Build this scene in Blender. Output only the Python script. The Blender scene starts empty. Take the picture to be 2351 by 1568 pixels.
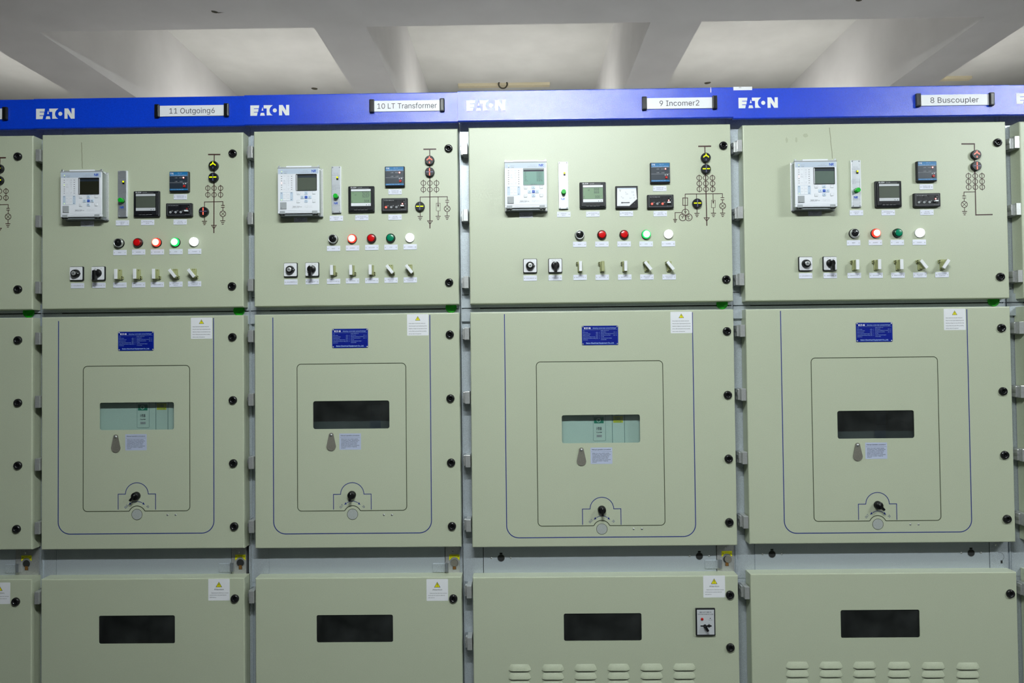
import bpy, bmesh, math, random
from mathutils import Vector, Matrix
random.seed(7)
SC = bpy.context.scene
COL = SC.collection
PI = math.pi
# ------------------------------------------------------------------ camera
W, H, F = 2351.0, 1568.0, 1600.7
VX, VY, ROLL = 1192.1, 815.2, -0.01091
CAM = Vector((0.0, -2.46, 1.45))
d = Vector(((VX-W/2)/F, (VY-H/2)/F, 1.0)).normalized()
up = Vector((math.sin(ROLL), -math.cos(ROLL), 0.0))
zc = (up - d*up.dot(d)).normalized()
xc = d.cross(zc)
R = Matrix(((xc[0], d[0], zc[0]), (xc[1], d[1], zc[1]), (xc[2], d[2], zc[2])))   # world -> camera axes (x right, y down, z forward)
def ray(px, py):
    return R.transposed() @ Vector(((px-W/2)/F, (py-H/2)/F, 1.0))
def at(px, py, Y=0.0):
    w = ray(px, py); t = (Y-CAM.y)/w.y
    return CAM.x+w.x*t, CAM.z+w.z*t
def at_z(px, py, Z):
    w = ray(px, py); t = (Z-CAM.z)/w.z
    return CAM.x+w.x*t, CAM.y+w.y*t
cam = bpy.data.cameras.new('camera'); co = bpy.data.objects.new('camera', cam); COL.objects.link(co)
right, down, fwd = Vector(R[0]), Vector(R[1]), Vector(R[2])
M = Matrix.Identity(4)
for i in range(3):
    M[i][0] = right[i]; M[i][1] = -down[i]; M[i][2] = -fwd[i]; M[i][3] = CAM[i]
co.matrix_world = M
cam.sensor_width = 36.0; cam.sensor_fit = 'HORIZONTAL'; cam.lens = F*36.0/W; cam.clip_start = 0.05
SC.camera = co

# ------------------------------------------------------------------ materials
MAT = {}
def mat(name, col, rough=0.5, metal=0.0, noise=0.0, nscale=200.0, bump=0.0, bscale=600.0, emit=None, estr=0.0, spec=0.5, col2=None, coat=0.0, bdist=0.0005, crough=0.3):
    m = bpy.data.materials.new(name); m.use_nodes = True
    nt = m.node_tree; b = nt.nodes['Principled BSDF']
    b.inputs['Base Color'].default_value = (*col, 1); b.inputs['Roughness'].default_value = rough
    b.inputs['Metallic'].default_value = metal; b.inputs['Specular IOR Level'].default_value = spec
    if coat: b.inputs['Coat Weight'].default_value = coat; b.inputs['Coat Roughness'].default_value = crough
    tc = None
    if noise or bump:
        tc = nt.nodes.new('ShaderNodeTexCoord')
    if noise:
        n = nt.nodes.new('ShaderNodeTexNoise'); n.inputs['Scale'].default_value = nscale; n.inputs['Detail'].default_value = 3
        r = nt.nodes.new('ShaderNodeValToRGB')
        c2 = col2 or tuple(c*(1-noise) for c in col)
        c1 = tuple(min(1, c*(1+noise*0.6)) for c in col)
        r.color_ramp.elements[0].position = 0.35; r.color_ramp.elements[1].position = 0.65
        r.color_ramp.elements[0].color = (*c2, 1); r.color_ramp.elements[1].color = (*c1, 1)
        nt.links.new(tc.outputs['Object'], n.inputs['Vector']); nt.links.new(n.outputs['Fac'], r.inputs['Fac'])
        nt.links.new(r.outputs['Color'], b.inputs['Base Color'])
    if bump:
        n = nt.nodes.new('ShaderNodeTexNoise'); n.inputs['Scale'].default_value = bscale; n.inputs['Detail'].default_value = 2
        k = nt.nodes.new('ShaderNodeBump'); k.inputs['Strength'].default_value = bump; k.inputs['Distance'].default_value = bdist
        nt.links.new(tc.outputs['Object'], n.inputs['Vector']); nt.links.new(n.outputs['Fac'], k.inputs['Height'])
        nt.links.new(k.outputs['Normal'], b.inputs['Normal'])
        if coat: nt.links.new(k.outputs['Normal'], b.inputs['Coat Normal'])
    if emit:
        b.inputs['Emission Color'].default_value = (*emit, 1); b.inputs['Emission Strength'].default_value = estr
    MAT[name] = m
    return m
mat('sage', (0.505, 0.548, 0.410), 0.38, noise=0.11, nscale=620, bump=0.5, bscale=800, spec=0.7)
mat('blue', (0.0, 0.048, 0.66), 0.22, noise=0.10, nscale=300, bump=0.9, bscale=640, spec=0.8, bdist=0.0005, coat=0.3, crough=0.20)
mat('galv', (0.50, 0.55, 0.60), 0.42, metal=0.35, noise=0.26, nscale=800, bump=0.15, bscale=500)
mat('galvdark', (0.20, 0.22, 0.24), 0.5, metal=0.3, noise=0.12, nscale=300)
mat('zinc', (0.55, 0.56, 0.56), 0.35, metal=0.6, noise=0.10, nscale=300)
mat('steel', (0.62, 0.63, 0.64), 0.3, metal=0.85)
mat('alu', (0.66, 0.69, 0.74), 0.36, metal=0.8, noise=0.04, nscale=500)
mat('side', (0.30, 0.33, 0.32), 0.45, metal=0.3, noise=0.10, nscale=500)
mat('gap', (0.012, 0.013, 0.014), 0.8)
mat('inside', (0.03, 0.04, 0.042), 0.7)
mat('black', (0.006, 0.006, 0.007), 0.32, spec=0.3)
mat('gloss', (0.008, 0.008, 0.009), 0.12, spec=0.6)
mat('bezel', (0.008, 0.009, 0.012), 0.36, spec=0.3)
mat('white', (0.78, 0.80, 0.84), 0.35)
mat('plate', (0.76, 0.78, 0.90), 0.35)
mat('card', (0.80, 0.81, 0.85), 0.4)
mat('logo', (0.80, 0.81, 0.80), 0.4)
mat('relayw', (0.80, 0.82, 0.88), 0.32)
mat('band', (0.50, 0.58, 0.70), 0.4)
mat('key', (0.55, 0.65, 0.78), 0.4)
mat('grey', (0.34, 0.36, 0.38), 0.5)
mat('lgrey', (0.55, 0.57, 0.60), 0.45)
mat('ink', (0.03, 0.03, 0.05), 0.6)
mat('inkgrey', (0.30, 0.31, 0.36), 0.6)
mat('navy', (0.006, 0.02, 0.20), 0.5)
mat('nrblue', (0.01, 0.08, 0.50), 0.4)
mat('npblue', (0.001, 0.009, 0.22), 0.35, spec=0.3)
mat('npink', (0.38, 0.55, 0.85), 0.5)
mat('groove', (0.035, 0.045, 0.018), 0.7)
mat('maroon', (0.040, 0.007, 0.006), 0.5)
mat('lcd', (0.085, 0.10, 0.08), 0.25)
mat('lcdoff', (0.020, 0.021, 0.013), 0.2)
mat('lcdg', (0.11, 0.15, 0.13), 0.25)
mat('lcdon', (0.22, 0.33, 0.21), 0.25)
mat('lcdteal', (0.17, 0.33, 0.28), 0.25)
mat('green', (0.0, 0.42, 0.02), 0.35)
mat('plug', (0.0, 0.30, 0.0), 0.45, noise=0.3, nscale=120)
mat('red', (0.45, 0.012, 0.008), 0.3)
mat('redlens', (0.62, 0.004, 0.006), 0.22)
mat('reddark', (0.10, 0.0, 0.0), 0.3)
mat('greenlens', (0.0, 0.22, 0.11), 0.22)
mat('greendark', (0.0, 0.035, 0.015), 0.3)
mat('olive', (0.34, 0.36, 0.17), 0.5)
mat('tempblue', (0.01, 0.16, 0.38), 0.35)
mat('tempdark', (0.020, 0.030, 0.045), 0.35)
mat('yellow', (0.82, 0.76, 0.0), 0.45)
mat('yellab', (0.78, 0.76, 0.0), 0.5)
mat('brass', (0.26, 0.12, 0.03), 0.45, metal=0.4)
mat('drop', (0.20, 0.19, 0.16), 0.55, metal=0.2, noise=0.15, nscale=500)
mat('disc', (0.40, 0.43, 0.42), 0.6, noise=0.15, nscale=700)
mat('stick', (0.47, 0.52, 0.68), 0.5)
mat('teal', (0.46, 0.57, 0.53), 0.5, noise=0.07, nscale=500)
mat('tealline', (0.02, 0.09, 0.09), 0.6)
mat('tgreen', (0.0, 0.16, 0.10), 0.5)
mat('tyellow', (0.50, 0.50, 0.02), 0.5)
mat('ceil', (0.60, 0.605, 0.575), 0.85, noise=0.05, nscale=3.0, bump=0.3, bscale=60)
mat('beam', (0.60, 0.60, 0.59), 0.85, noise=0.05, nscale=2.5, bump=0.3, bscale=60)
mat('wall', (0.16, 0.16, 0.155), 0.85, noise=0.04, nscale=2.0)
mat('floor', (0.05, 0.053, 0.05), 0.45, noise=0.08, nscale=6.0)
mat('trunk', (0.66, 0.60, 0.42), 0.6)
mat('mud', (0.07, 0.065, 0.045), 0.9, noise=0.4, nscale=200)
mat('stain', (0.27, 0.28, 0.19), 0.6)
mat('smudge', (0.42, 0.45, 0.32), 0.5)
mat('e_red', (0.8, 0.0, 0.0), 0.3, emit=(1, 0.05, 0.025), estr=1.1)
mat('e_redcore', (0.9, 0.6, 0.5), 0.3, emit=(1, 0.58, 0.40), estr=1.5)
mat('e_green', (0.0, 0.7, 0.1), 0.3, emit=(0.0, 1, 0.16), estr=0.8)
mat('e_greencore', (0.7, 1, 0.8), 0.3, emit=(0.80, 1, 0.86), estr=1.6)
mat('e_white', (0.9, 0.9, 1), 0.3, emit=(0.93, 0.95, 1), estr=2.0)
mat('e_yel', (0.6, 0.7, 0.0), 0.3, emit=(0.75, 1, 0.0), estr=1.3)
mat('e_redbar', (0.8, 0.0, 0.0), 0.3, emit=(1, 0.16, 0.10), estr=1.6)
mat('e_led', (0.8, 0.2, 0.2), 0.3, emit=(1, 0.35, 0.30), estr=5.0)
mat('e_ledg', (0.6, 0.8, 0.2), 0.3, emit=(0.8, 1, 0.3), estr=1.2)
mat('dimbar', (0.10, 0.10, 0.20), 0.4)
mat('tube', (1, 1, 1), 0.5, emit=(0.93, 1.0, 0.99), estr=375.0)
mat('tubeup_added', (1, 1, 1), 0.5, emit=(1.0, 0.97, 0.92), estr=29.0)  # tubes of the added uplights
mat('tubelow_added', (1, 1, 1), 0.5, emit=(1.0, 0.97, 0.93), estr=32.0)  # tubes of the added low lights
def glass():
    m = bpy.data.materials.new('glass'); m.use_nodes = True; nt = m.node_tree
    for n in list(nt.nodes): nt.nodes.remove(n)
    o = nt.nodes.new('ShaderNodeOutputMaterial'); t = nt.nodes.new('ShaderNodeBsdfTransparent'); g = nt.nodes.new('ShaderNodeBsdfGlossy')
    x = nt.nodes.new('ShaderNodeMixShader'); lw = nt.nodes.new('ShaderNodeLayerWeight'); pw = nt.nodes.new('ShaderNodeMath'); pw.operation = 'POWER'; pw.inputs[1].default_value = 5.0
    f = nt.nodes.new('ShaderNodeMath'); f.operation = 'MULTIPLY_ADD'; f.inputs[1].default_value = 0.95; f.inputs[2].default_value = 0.05
    lw.inputs['Blend'].default_value = 0.5; nt.links.new(lw.outputs['Facing'], pw.inputs[0]); nt.links.new(pw.outputs[0], f.inputs[0])
    t.inputs['Color'].default_value = (0.86, 0.93, 0.91, 1); g.inputs['Roughness'].default_value = 0.08
    nt.links.new(f.outputs[0], x.inputs[0]); nt.links.new(t.outputs[0], x.inputs[1]); nt.links.new(g.outputs[0], x.inputs[2]); d_ = nt.nodes.new('ShaderNodeBsdfDiffuse'); d_.inputs['Color'].default_value = (.55, .60, .60, 1); y_ = nt.nodes.new('ShaderNodeMixShader')   # a film of dust, its haze also painted in to lift the black panes
    tc = nt.nodes.new('ShaderNodeTexCoord'); nz = nt.nodes.new('ShaderNodeTexNoise'); nz.inputs['Scale'].default_value = 14; mr = nt.nodes.new('ShaderNodeMapRange')
    mr.inputs['From Min'].default_value = .35; mr.inputs['From Max'].default_value = .75; mr.inputs['To Min'].default_value = .012; mr.inputs['To Max'].default_value = .045
    nt.links.new(tc.outputs['Object'], nz.inputs['Vector']); nt.links.new(nz.outputs['Fac'], mr.inputs['Value']); nt.links.new(mr.outputs[0], y_.inputs[0])
    nt.links.new(x.outputs[0], y_.inputs[1]); nt.links.new(d_.outputs[0], y_.inputs[2]); nt.links.new(y_.outputs[0], o.inputs[0])
    MAT['glass'] = m
glass()

# ------------------------------------------------------------------ text outlines
TX = {}
try:
    FONT = bpy.data.fonts.load(bpy.utils.system_resource('DATAFILES')+'/fonts/Inter.woff2')   # comes with Blender; its own default is used when absent
except Exception:
    FONT = None
CAPH = []
def cap_height():
    if not CAPH: CAPH.append(max(v[1] for v in text_geo('H')[0]))
    return CAPH[0]
def text_geo(s, bold=0.0):
    bold = min(bold, .014); k = (s, bold)
    if k in TX: return TX[k]
    cu = bpy.data.curves.new('t', 'FONT'); cu.body = s; cu.size = 1.0; cu.resolution_u = 2; cu.offset = bold
    cu.space_character = 1.0
    if FONT and all(ord(c) < 128 for c in s): cu.font = FONT
    ob = bpy.data.objects.new('t', cu)
    me = bpy.data.meshes.new_from_object(ob)
    vs = [(v.co.x, v.co.y) for v in me.vertices]; fs = []
    for p in me.polygons:
        f = list(p.vertices)
        if p.normal.z < 0: f.reverse()
        fs.append(f)
    bpy.data.objects.remove(ob); bpy.data.curves.remove(cu); bpy.data.meshes.remove(me)
    if not vs: vs = [(0, 0), (0.01, 0), (0, 0.01)]; fs = [[0, 1, 2]]
    x0 = min(v[0] for v in vs); x1 = max(v[0] for v in vs)
    TX[k] = (vs, fs, x0, x1)
    return TX[k]

def rr(cx, cz, w, h, r, n=4):
    pts = []
    for (sx, sz, a0) in ((1, -1, -PI/2), (1, 1, 0), (-1, 1, PI/2), (-1, -1, PI)):
        ox, oz = cx+sx*(w/2-r), cz+sz*(h/2-r)
        for i in range(n+1):
            a = a0+PI/2*i/n
            pts.append((ox+r*math.cos(a), oz+r*math.sin(a)))
    return pts
def circ(cx, cz, r, n=24, a0=0.0, a1=2*PI, closed=True):
    m = n if closed else n+1
    return [(cx+r*math.cos(a0+(a1-a0)*i/n), cz+r*math.sin(a0+(a1-a0)*i/n)) for i in range(m)]

def nr_mark(mb, cx, cz, w, h, y, m):
    t = w*.115; x = cx-w/2+t/2; n = w*.50
    mb.line([(x, cz-h/2), (x, cz+h/2)], t, y, m); mb.line([(x+n-t, cz-h/2), (x+n-t, cz+h/2)], t, y, m)
    mb.flat([(x-t/2, cz+h/2), (x+n-t*1.5, cz-h/2), (x+n-t*.3, cz-h/2), (x+t*.7, cz+h/2)], y-.00005, m)
    x2 = x+n+t*.35
    mb.line([(x2, cz-h/2), (x2, cz+h/2)], t, y, m)
    mb.line([(x2, cz+h*.5-t/2), (x2+w*.20, cz+h*.5-t/2), (x2+w*.29, cz+h*.40), (x2+w*.31, cz+h*.26), (x2+w*.29, cz+h*.13), (x2+w*.20, cz+h*.03), (x2, cz+h*.03)], t, y-.0001, m)
    mb.line([(x2+w*.13, cz+h*.03), (x2+w*.34, cz-h*.5)], t, y-.00015, m)
class MB:
    """collects shapes of one mesh; x right, z up, y negative towards the viewer"""
    def __init__(s): s.v = []; s.f = []; s.m = []; s.s = []; s.mats = []; s.off = (0.0, 0.0, 0.0)
    def mi(s, name):
        if name not in s.mats: s.mats.append(name)
        return s.mats.index(name)
    def add(s, vs, fs, m, smooth=False):
        b = len(s.v); k = s.mi(m); ox, oy, oz = s.off
        s.v += [(v[0]+ox, v[1]+oy, v[2]+oz) for v in vs]
        for f in fs:
            s.f.append([b+i for i in f]); s.m.append(k); s.s.append(smooth)
    def box(s, x0, x1, y0, y1, z0, z1, m, bev=0.0, seg=2):
        if x0 > x1: x0, x1 = x1, x0
        if z0 > z1: z0, z1 = z1, z0
        if y0 > y1: y0, y1 = y1, y0
        if bev > 0:
            bm = bmesh.new(); bmesh.ops.create_cube(bm, size=1.0)
            for v in bm.verts:
                v.co = Vector((x0 if v.co.x < 0 else x1, y0 if v.co.y < 0 else y1, z0 if v.co.z < 0 else z1))
            bmesh.ops.bevel(bm, geom=list(bm.edges), offset=bev, segments=seg, affect='EDGES', profile=0.5)
            bm.verts.ensure_lookup_table(); bm.normal_update()
            vs = [tuple(v.co) for v in bm.verts]; fs = [[v.index for v in f.verts] for f in bm.faces]; bm.free()
            s.add(vs, fs, m); return
        vs = [(x0, y0, z0), (x1, y0, z0), (x1, y0, z1), (x0, y0, z1), (x0, y1, z0), (x1, y1, z0), (x1, y1, z1), (x0, y1, z1)]
        s.add(vs, [(0, 1, 2, 3), (5, 4, 7, 6), (4, 0, 3, 7), (1, 5, 6, 2), (3, 2, 6, 7), (4, 5, 1, 0)], m)
    def cbox(s, cx, cz, w, h, y0, y1, m, bev=0.0): s.box(cx-w/2, cx+w/2, y0, y1, cz-h/2, cz+h/2, m, bev)
    def lathe(s, cx, cz, prof, m, n=24, smooth=True):
        """prof: (radius, y) from the front centre outwards and back"""
        vs = []; fs = []
        idx = []
        for (r, y) in prof:
            if r < 1e-6: idx.append([len(vs)]); vs.append((cx, y, cz))
            else:
                idx.append(list(range(len(vs), len(vs)+n)))
                vs += [(cx+r*math.cos(2*PI*i/n), y, cz+r*math.sin(2*PI*i/n)) for i in range(n)]
        for a, b in zip(idx, idx[1:]):
            for i in range(n):
                j = (i+1) % n
                if len(a) == 1 and len(b) == 1: continue
                if len(a) == 1: fs.append((a[0], b[i], b[j]))
                elif len(b) == 1: fs.append((a[i], b[0], a[j]))
                else: fs.append((a[i], b[i], b[j], a[j]))
        s.add(vs, fs, m, smooth)
    def cyl(s, cx, cz, r, y0, y1, m, n=24, bev=0.0):
        if bev: s.lathe(cx, cz, [(0, y0), (r-bev, y0)], m, n, False); s.lathe(cx, cz, [(r-bev, y0), (r-bev*0.3, y0+bev*0.3), (r, y0+bev), (r, y1)], m, n)
        else: s.lathe(cx, cz, [(0, y0), (r, y0)], m, n, False); s.lathe(cx, cz, [(r, y0), (r, y1)], m, n)
    def flat(s, pts, y, m): s.add([(p[0], y, p[1]) for p in pts], [list(range(len(pts)))], m)
    def prism(s, pts, y0, y1, m):
        n = len(pts)
        a = sum(pts[i][0]*pts[(i+1) % n][1]-pts[(i+1) % n][0]*pts[i][1] for i in range(n))
        if a < 0: pts = pts[::-1]
        vs = [(p[0], y0, p[1]) for p in pts]+[(p[0], y1, p[1]) for p in pts]
        fs = [list(range(n)), list(range(2*n-1, n-1, -1))]+[(i, i+n, (i+1) % n+n, (i+1) % n) for i in range(n)]
        s.add(vs, fs, m)
    def ring(s, cx, cz, r, w, y, m, n=24, a0=0.0, a1=2*PI):
        o = circ(cx, cz, r+w/2, n, a0, a1, False); i_ = circ(cx, cz, r-w/2, n, a0, a1, False)
        vs = [(p[0], y, p[1]) for p in o]+[(p[0], y, p[1]) for p in i_]; k = len(o)
        s.add(vs, [(i, i+1, i+1+k, i+k) for i in range(n)], m)
    def line(s, pts, w, y, m, closed=False, joint=True):
        n = len(pts); N = n if closed else n-1
        L = []
        for i in range(n):
            p = Vector(pts[i]); a = Vector(pts[i-1]) if (i > 0 or closed) else None
            b = Vector(pts[(i+1) % n]) if (i < n-1 or closed) else None
            d1 = (p-a).normalized() if a is not None else None; d2 = (b-p).normalized() if b is not None else None
            if d1 is None: d1 = d2
            if d2 is None: d2 = d1
            nn = Vector((-d1.y-d2.y, d1.x+d2.x))
            if nn.length < 1e-6: nn = Vector((-d1.y, d1.x))
            nn.normalize(); c = max(0.35, nn.dot(Vector((-d1.y, d1.x))))
            L.append((p+nn*(w/2/c), p-nn*(w/2/c)))
        vs = []
        for a, b in L: vs += [(a.x, y, a.y), (b.x, y, b.y)]
        fs = []
        for i in range(N):
            j = (i+1) % n; fs.append((2*i, 2*i+1, 2*j+1, 2*j))
        s.add(vs, fs, m)
    def text(s, t, cx, cz, w, h, y, m, bold=0.0, rot=0.0, left=False):
        vs, fs, x0, x1 = text_geo(t, bold); k = h/cap_height()
        kx = w/(x1-x0) if w else k*0.85
        c, sn = math.cos(rot), math.sin(rot); o = []
        for (a, b) in vs:
            u = (a-(x0 if left else (x0+x1)/2))*kx; v = b*k-h/2
            o.append((cx+u*c-v*sn, y, cz+u*sn+v*c))
        s.add(o, fs, m)
    def mesh(s, name):
        me = bpy.data.meshes.new(name); me.from_pydata(s.v, [], s.f)
        for m in s.mats: me.materials.append(MAT[m])
        me.polygons.foreach_set('material_index', s.m); me.polygons.foreach_set('use_smooth', s.s)
        me.update(); return me
CACHE = {}
def put(name, src, parent=None, loc=(0, 0, 0), label=None, rot=None):
    """link a mesh object; src is an MB or a (key, builder) pair whose mesh is shared between repeats"""
    if isinstance(src, tuple):
        key, fn = src
        if key not in CACHE:
            CACHE[key] = fn().mesh(name)
        me = CACHE[key]
    else: me = src.mesh(name)
    o = bpy.data.objects.new(name, me); COL.objects.link(o)
    o.parent = parent; o.location = loc
    if rot: o.rotation_euler = rot
    if label: o['label'] = label
    return o
def thing(name, label, cat, loc, group=None):
    o = bpy.data.objects.new(name, None); COL.objects.link(o); o.location = loc; o.empty_display_size = 0.1
    o['label'] = label; o['category'] = cat
    if group: o['group'] = group
    return o
def tag(o, label, cat, group=None):
    o['label'] = label; o['category'] = cat
    if group: o['group'] = group
def struct(o): o['kind'] = 'structure'; return o

# ------------------------------------------------------------------ lettering marks
def eaton(mb, x, z, h, y, m):
    """white company mark, x is its left edge, z its bottom"""
    def P(*a): return [(x+a[i]*h, z+a[i+1]*h) for i in range(0, len(a), 2)]
    def q(pts): mb.flat(pts, y, m)
    q(P(0, 0, .34, 0, .34, 1, 0, 1)); q(P(.34, .705, .815, .705, .85, 1, .34, 1)); q(P(.34, .365, .745, .365, .78, .645, .34, .645)); q(P(.34, 0, .63, 0, .695, .305, .34, .305))
    q(P(.92, 0, 1.395, 0, 1.31, .27, 1.0, .27)); q(P(1.07, .48, 1.25, .48, 1.16, .82))
    cx, cz, r = 2.34, .49, .51
    arc = [(cx-r*math.cos(a), cz+r*math.sin(a)) for a in [(-1.10+2.20*i/12) for i in range(13)]]
    pts = [(1.56, 0.02), (arc[0][0]-.02, .02)]+arc+[(1.27, 1.0), (1.29, .69), (1.56, .69)]
    # T with a hollow right flank, as convex slices
    lf = lambda zz: 1.56 if zz < .69 else 1.27
    zs = [.02+.98*i/14 for i in range(15)]+[.69]; zs.sort()
    rx = lambda zz: cx-math.sqrt(max(0.0, r*r-(zz-cz)**2))*1.0 if abs(zz-cz) < r else cx
    for a, b in zip(zs, zs[1:]):
        l = lf((a+b)/2)
        q(P(l, a, min(2.14, rx(a)), a, min(2.14, rx(b)), b, l, b))
    q([(x+(2.34+.195*math.cos(t))*h, z+(.49+.195*math.sin(t))*h) for t in [2*PI*i/20 for i in range(20)]])
    q(P(2.74, 0, 3.04, 0, 3.04, 1, 2.74, 1)); q(P(3.42, 0, 3.72, 0, 3.72, 1, 3.42, 1)); q(P(3.04, 1, 3.04, .52, 3.36, 0, 3.42, 0, 3.42, .45, 3.10, 1))
def warn_tri(mb, cx, cz, s, y):
    mb.flat([(cx-s*.5, cz-s*.43), (cx+s*.5, cz-s*.43), (cx, cz+s*.43)], y, 'ink')
    mb.flat([(cx-s*.40, cz-s*.37), (cx+s*.40, cz-s*.37), (cx, cz+s*.32)], y-.0002, 'yellow')
    mb.flat([(cx-s*.03, cz-s*.15), (cx+s*.03, cz-s*.15), (cx+s*.05, cz+s*.16), (cx-s*.05, cz+s*.16)], y-.0004, 'ink')
    mb.flat(circ(cx, cz-s*.25, s*.04, 8), y-.0004, 'ink')

# ------------------------------------------------------------------ instruments (origin on the door face, centre of the item)
def b_relay_body(hasport=False):
    mb = MB(); w, h = .146, .150
    mb.cbox(.001, -.004, .150, .172, -.003, 0, 'zinc', .001)
    mb.cbox(0, -.003, .136, .155, -.034, -.002, 'side')
    mb.cbox(0, 0, w, h, -.040, -.034, 'relayw', .0012)
    mb.cbox(0, h/2+.0012, w+.002, .003, -.041, -.030, 'grey')
    mb.cbox(0, h/2+.006, .088, .006, -.036, -.030, 'relayw'); mb.cbox(0, h/2+.0035, w-.01, .006, -.034, -.006, 'alu')
    for sx in (-1, 1):
        mb.box(sx*(w/2-.001), sx*(w/2-.006), -.037, -.031, h/2, h/2+.010, 'alu')
        mb.cyl(sx*.0705, .075, .0022, -.005, -.003, 'steel', 10)
    mb.cbox(0, -h/2-.0045, w, .009, -.040, -.032, 'relayw', .001)
    mb.cbox(0, -h/2-.0045, w-.05, .0012, -.0405, -.0399, 'lgrey')
    mb.cbox(0, -h/2-.011, w-.012, .010, -.034, -.004, 'galvdark')
    mb.cbox(.002, -h/2-.0155, w+.002, .0035, -.012, 0, 'galvdark')
    for sx in (-1, 1):
        mb.cbox(sx*(w/2-.016), -h/2-.006, .019, .011, -.0412, -.030, 'grey', .0015)
        for dx in (-.004, .008):
            mb.cyl(sx*(w/2-.016)+dx*sx, -h/2-.012, .0032, -.0405, -.034, 'black', 10)
    # face print
    Y = -.0403
    X = lambda u: (u-150)/935*w-w/2
    Z = lambda v: h/2-(v-205)/960*h
    mb.box(X(160), X(1070), Y, Y+.0003, Z(332), Z(218), 'band')
    mb.text('HEALTHY', X(330), Z(283), .013, .0026, Y-.0002, 'inkgrey'); mb.text('ALARM', X(325), Z(318), .010, .0024, Y-.0002, 'ink')
    mb.text('PCS-9611', X(775), Z(268), .016, .0022, Y-.0002, 'inkgrey'); mb.text('MANAGEMENT RELAY', X(770), Z(302), .034, .0028, Y-.0002, 'inkgrey')
    nr_mark(mb, X(967), Z(276), .0162, .0090, Y-.0002, 'nrblue')
    mb.box(X(228), X(255), Y-.0002, Y, Z(322), Z(314), 'ink')
    mb.box(X(205), X(495), Y, Y+.0002, Z(940), Z(745), 'key')
    mb.box(X(268), X(430), Y-.0002, Y, Z(935), Z(750), 'relayw')
    for (u0, u1, v0, v1) in ((205, 495, 360, 715), (205, 495, 745, 940)):
        mb.line([(X(u0), Z(v0)), (X(u1), Z(v0)), (X(u1), Z(v1)), (X(u0), Z(v1))], .0004, Y-.0003, 'lgrey', True)
        mb.line([(X(350), Z(v0)), (X(350), Z(v1))], .0004, Y-.0003, 'lgrey')
    mb.line([(X(205), Z(838)), (X(495), Z(838))], .0004, Y-.0003, 'lgrey')
    for i in range(7):
        v = 390+49*i
        for u in (238, 465): mb.box(X(u-12), X(u+12), Y-.0003, Y, Z(v+5), Z(v-5), 'ink')
    for (u, v) in ((236, 765), (460, 760), (458, 915)): mb.box(X(u-12), X(u+12), Y-.0003, Y, Z(v+5), Z(v-5), 'ink')
    for (s_, u, v) in (('Trip', 300, 385), ('CB', 300, 480), ('Pos', 302, 500), ('Open', 300, 535), ('Close', 305, 552), ('Sync', 303, 680), ('Opt', 393, 380), ('51/P', 393, 400), ('51G', 395, 435), ('BF', 393, 455), ('27/59', 395, 485), ('46', 393, 505), ('49', 395, 535), ('79', 393, 555), ('81', 395, 590), ('L/R', 393, 665), ('VT', 393, 690), ('F1', 235, 800), ('Inter', 300, 803), ('Lamp', 385, 803), ('F2', 457, 800), ('F3', 235, 878), ('Reset', 303, 882), ('Reset', 390, 880), ('F4', 457, 875)):
        mb.text(s_, X(u), Z(v), min(.008, .0021*len(s_)), .0018, Y-.0004, 'inkgrey')
    mb.text('TYPE PCS-9611S', X(560), Z(1062), .026, .0020, Y-.0002, 'inkgrey'); mb.text('SERIAL 110V 5A', X(590), Z(1080), .032, .0024, Y-.0002, 'ink', .01)
    mb.text('AUX 110-220 Vdc', X(545), Z(1102), .024, .0020, Y-.0002, 'inkgrey'); mb.text('RATED 50Hz', X(840), Z(1065), .026, .0018, Y-.0002, 'lgrey'); mb.text('MADE 2014', X(840), Z(1090), .026, .0018, Y-.0002, 'lgrey')
    return mb
RX = lambda u: (u-150)/935*.146-.073
RZ = lambda v: .075-(v-205)/960*.150
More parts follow.
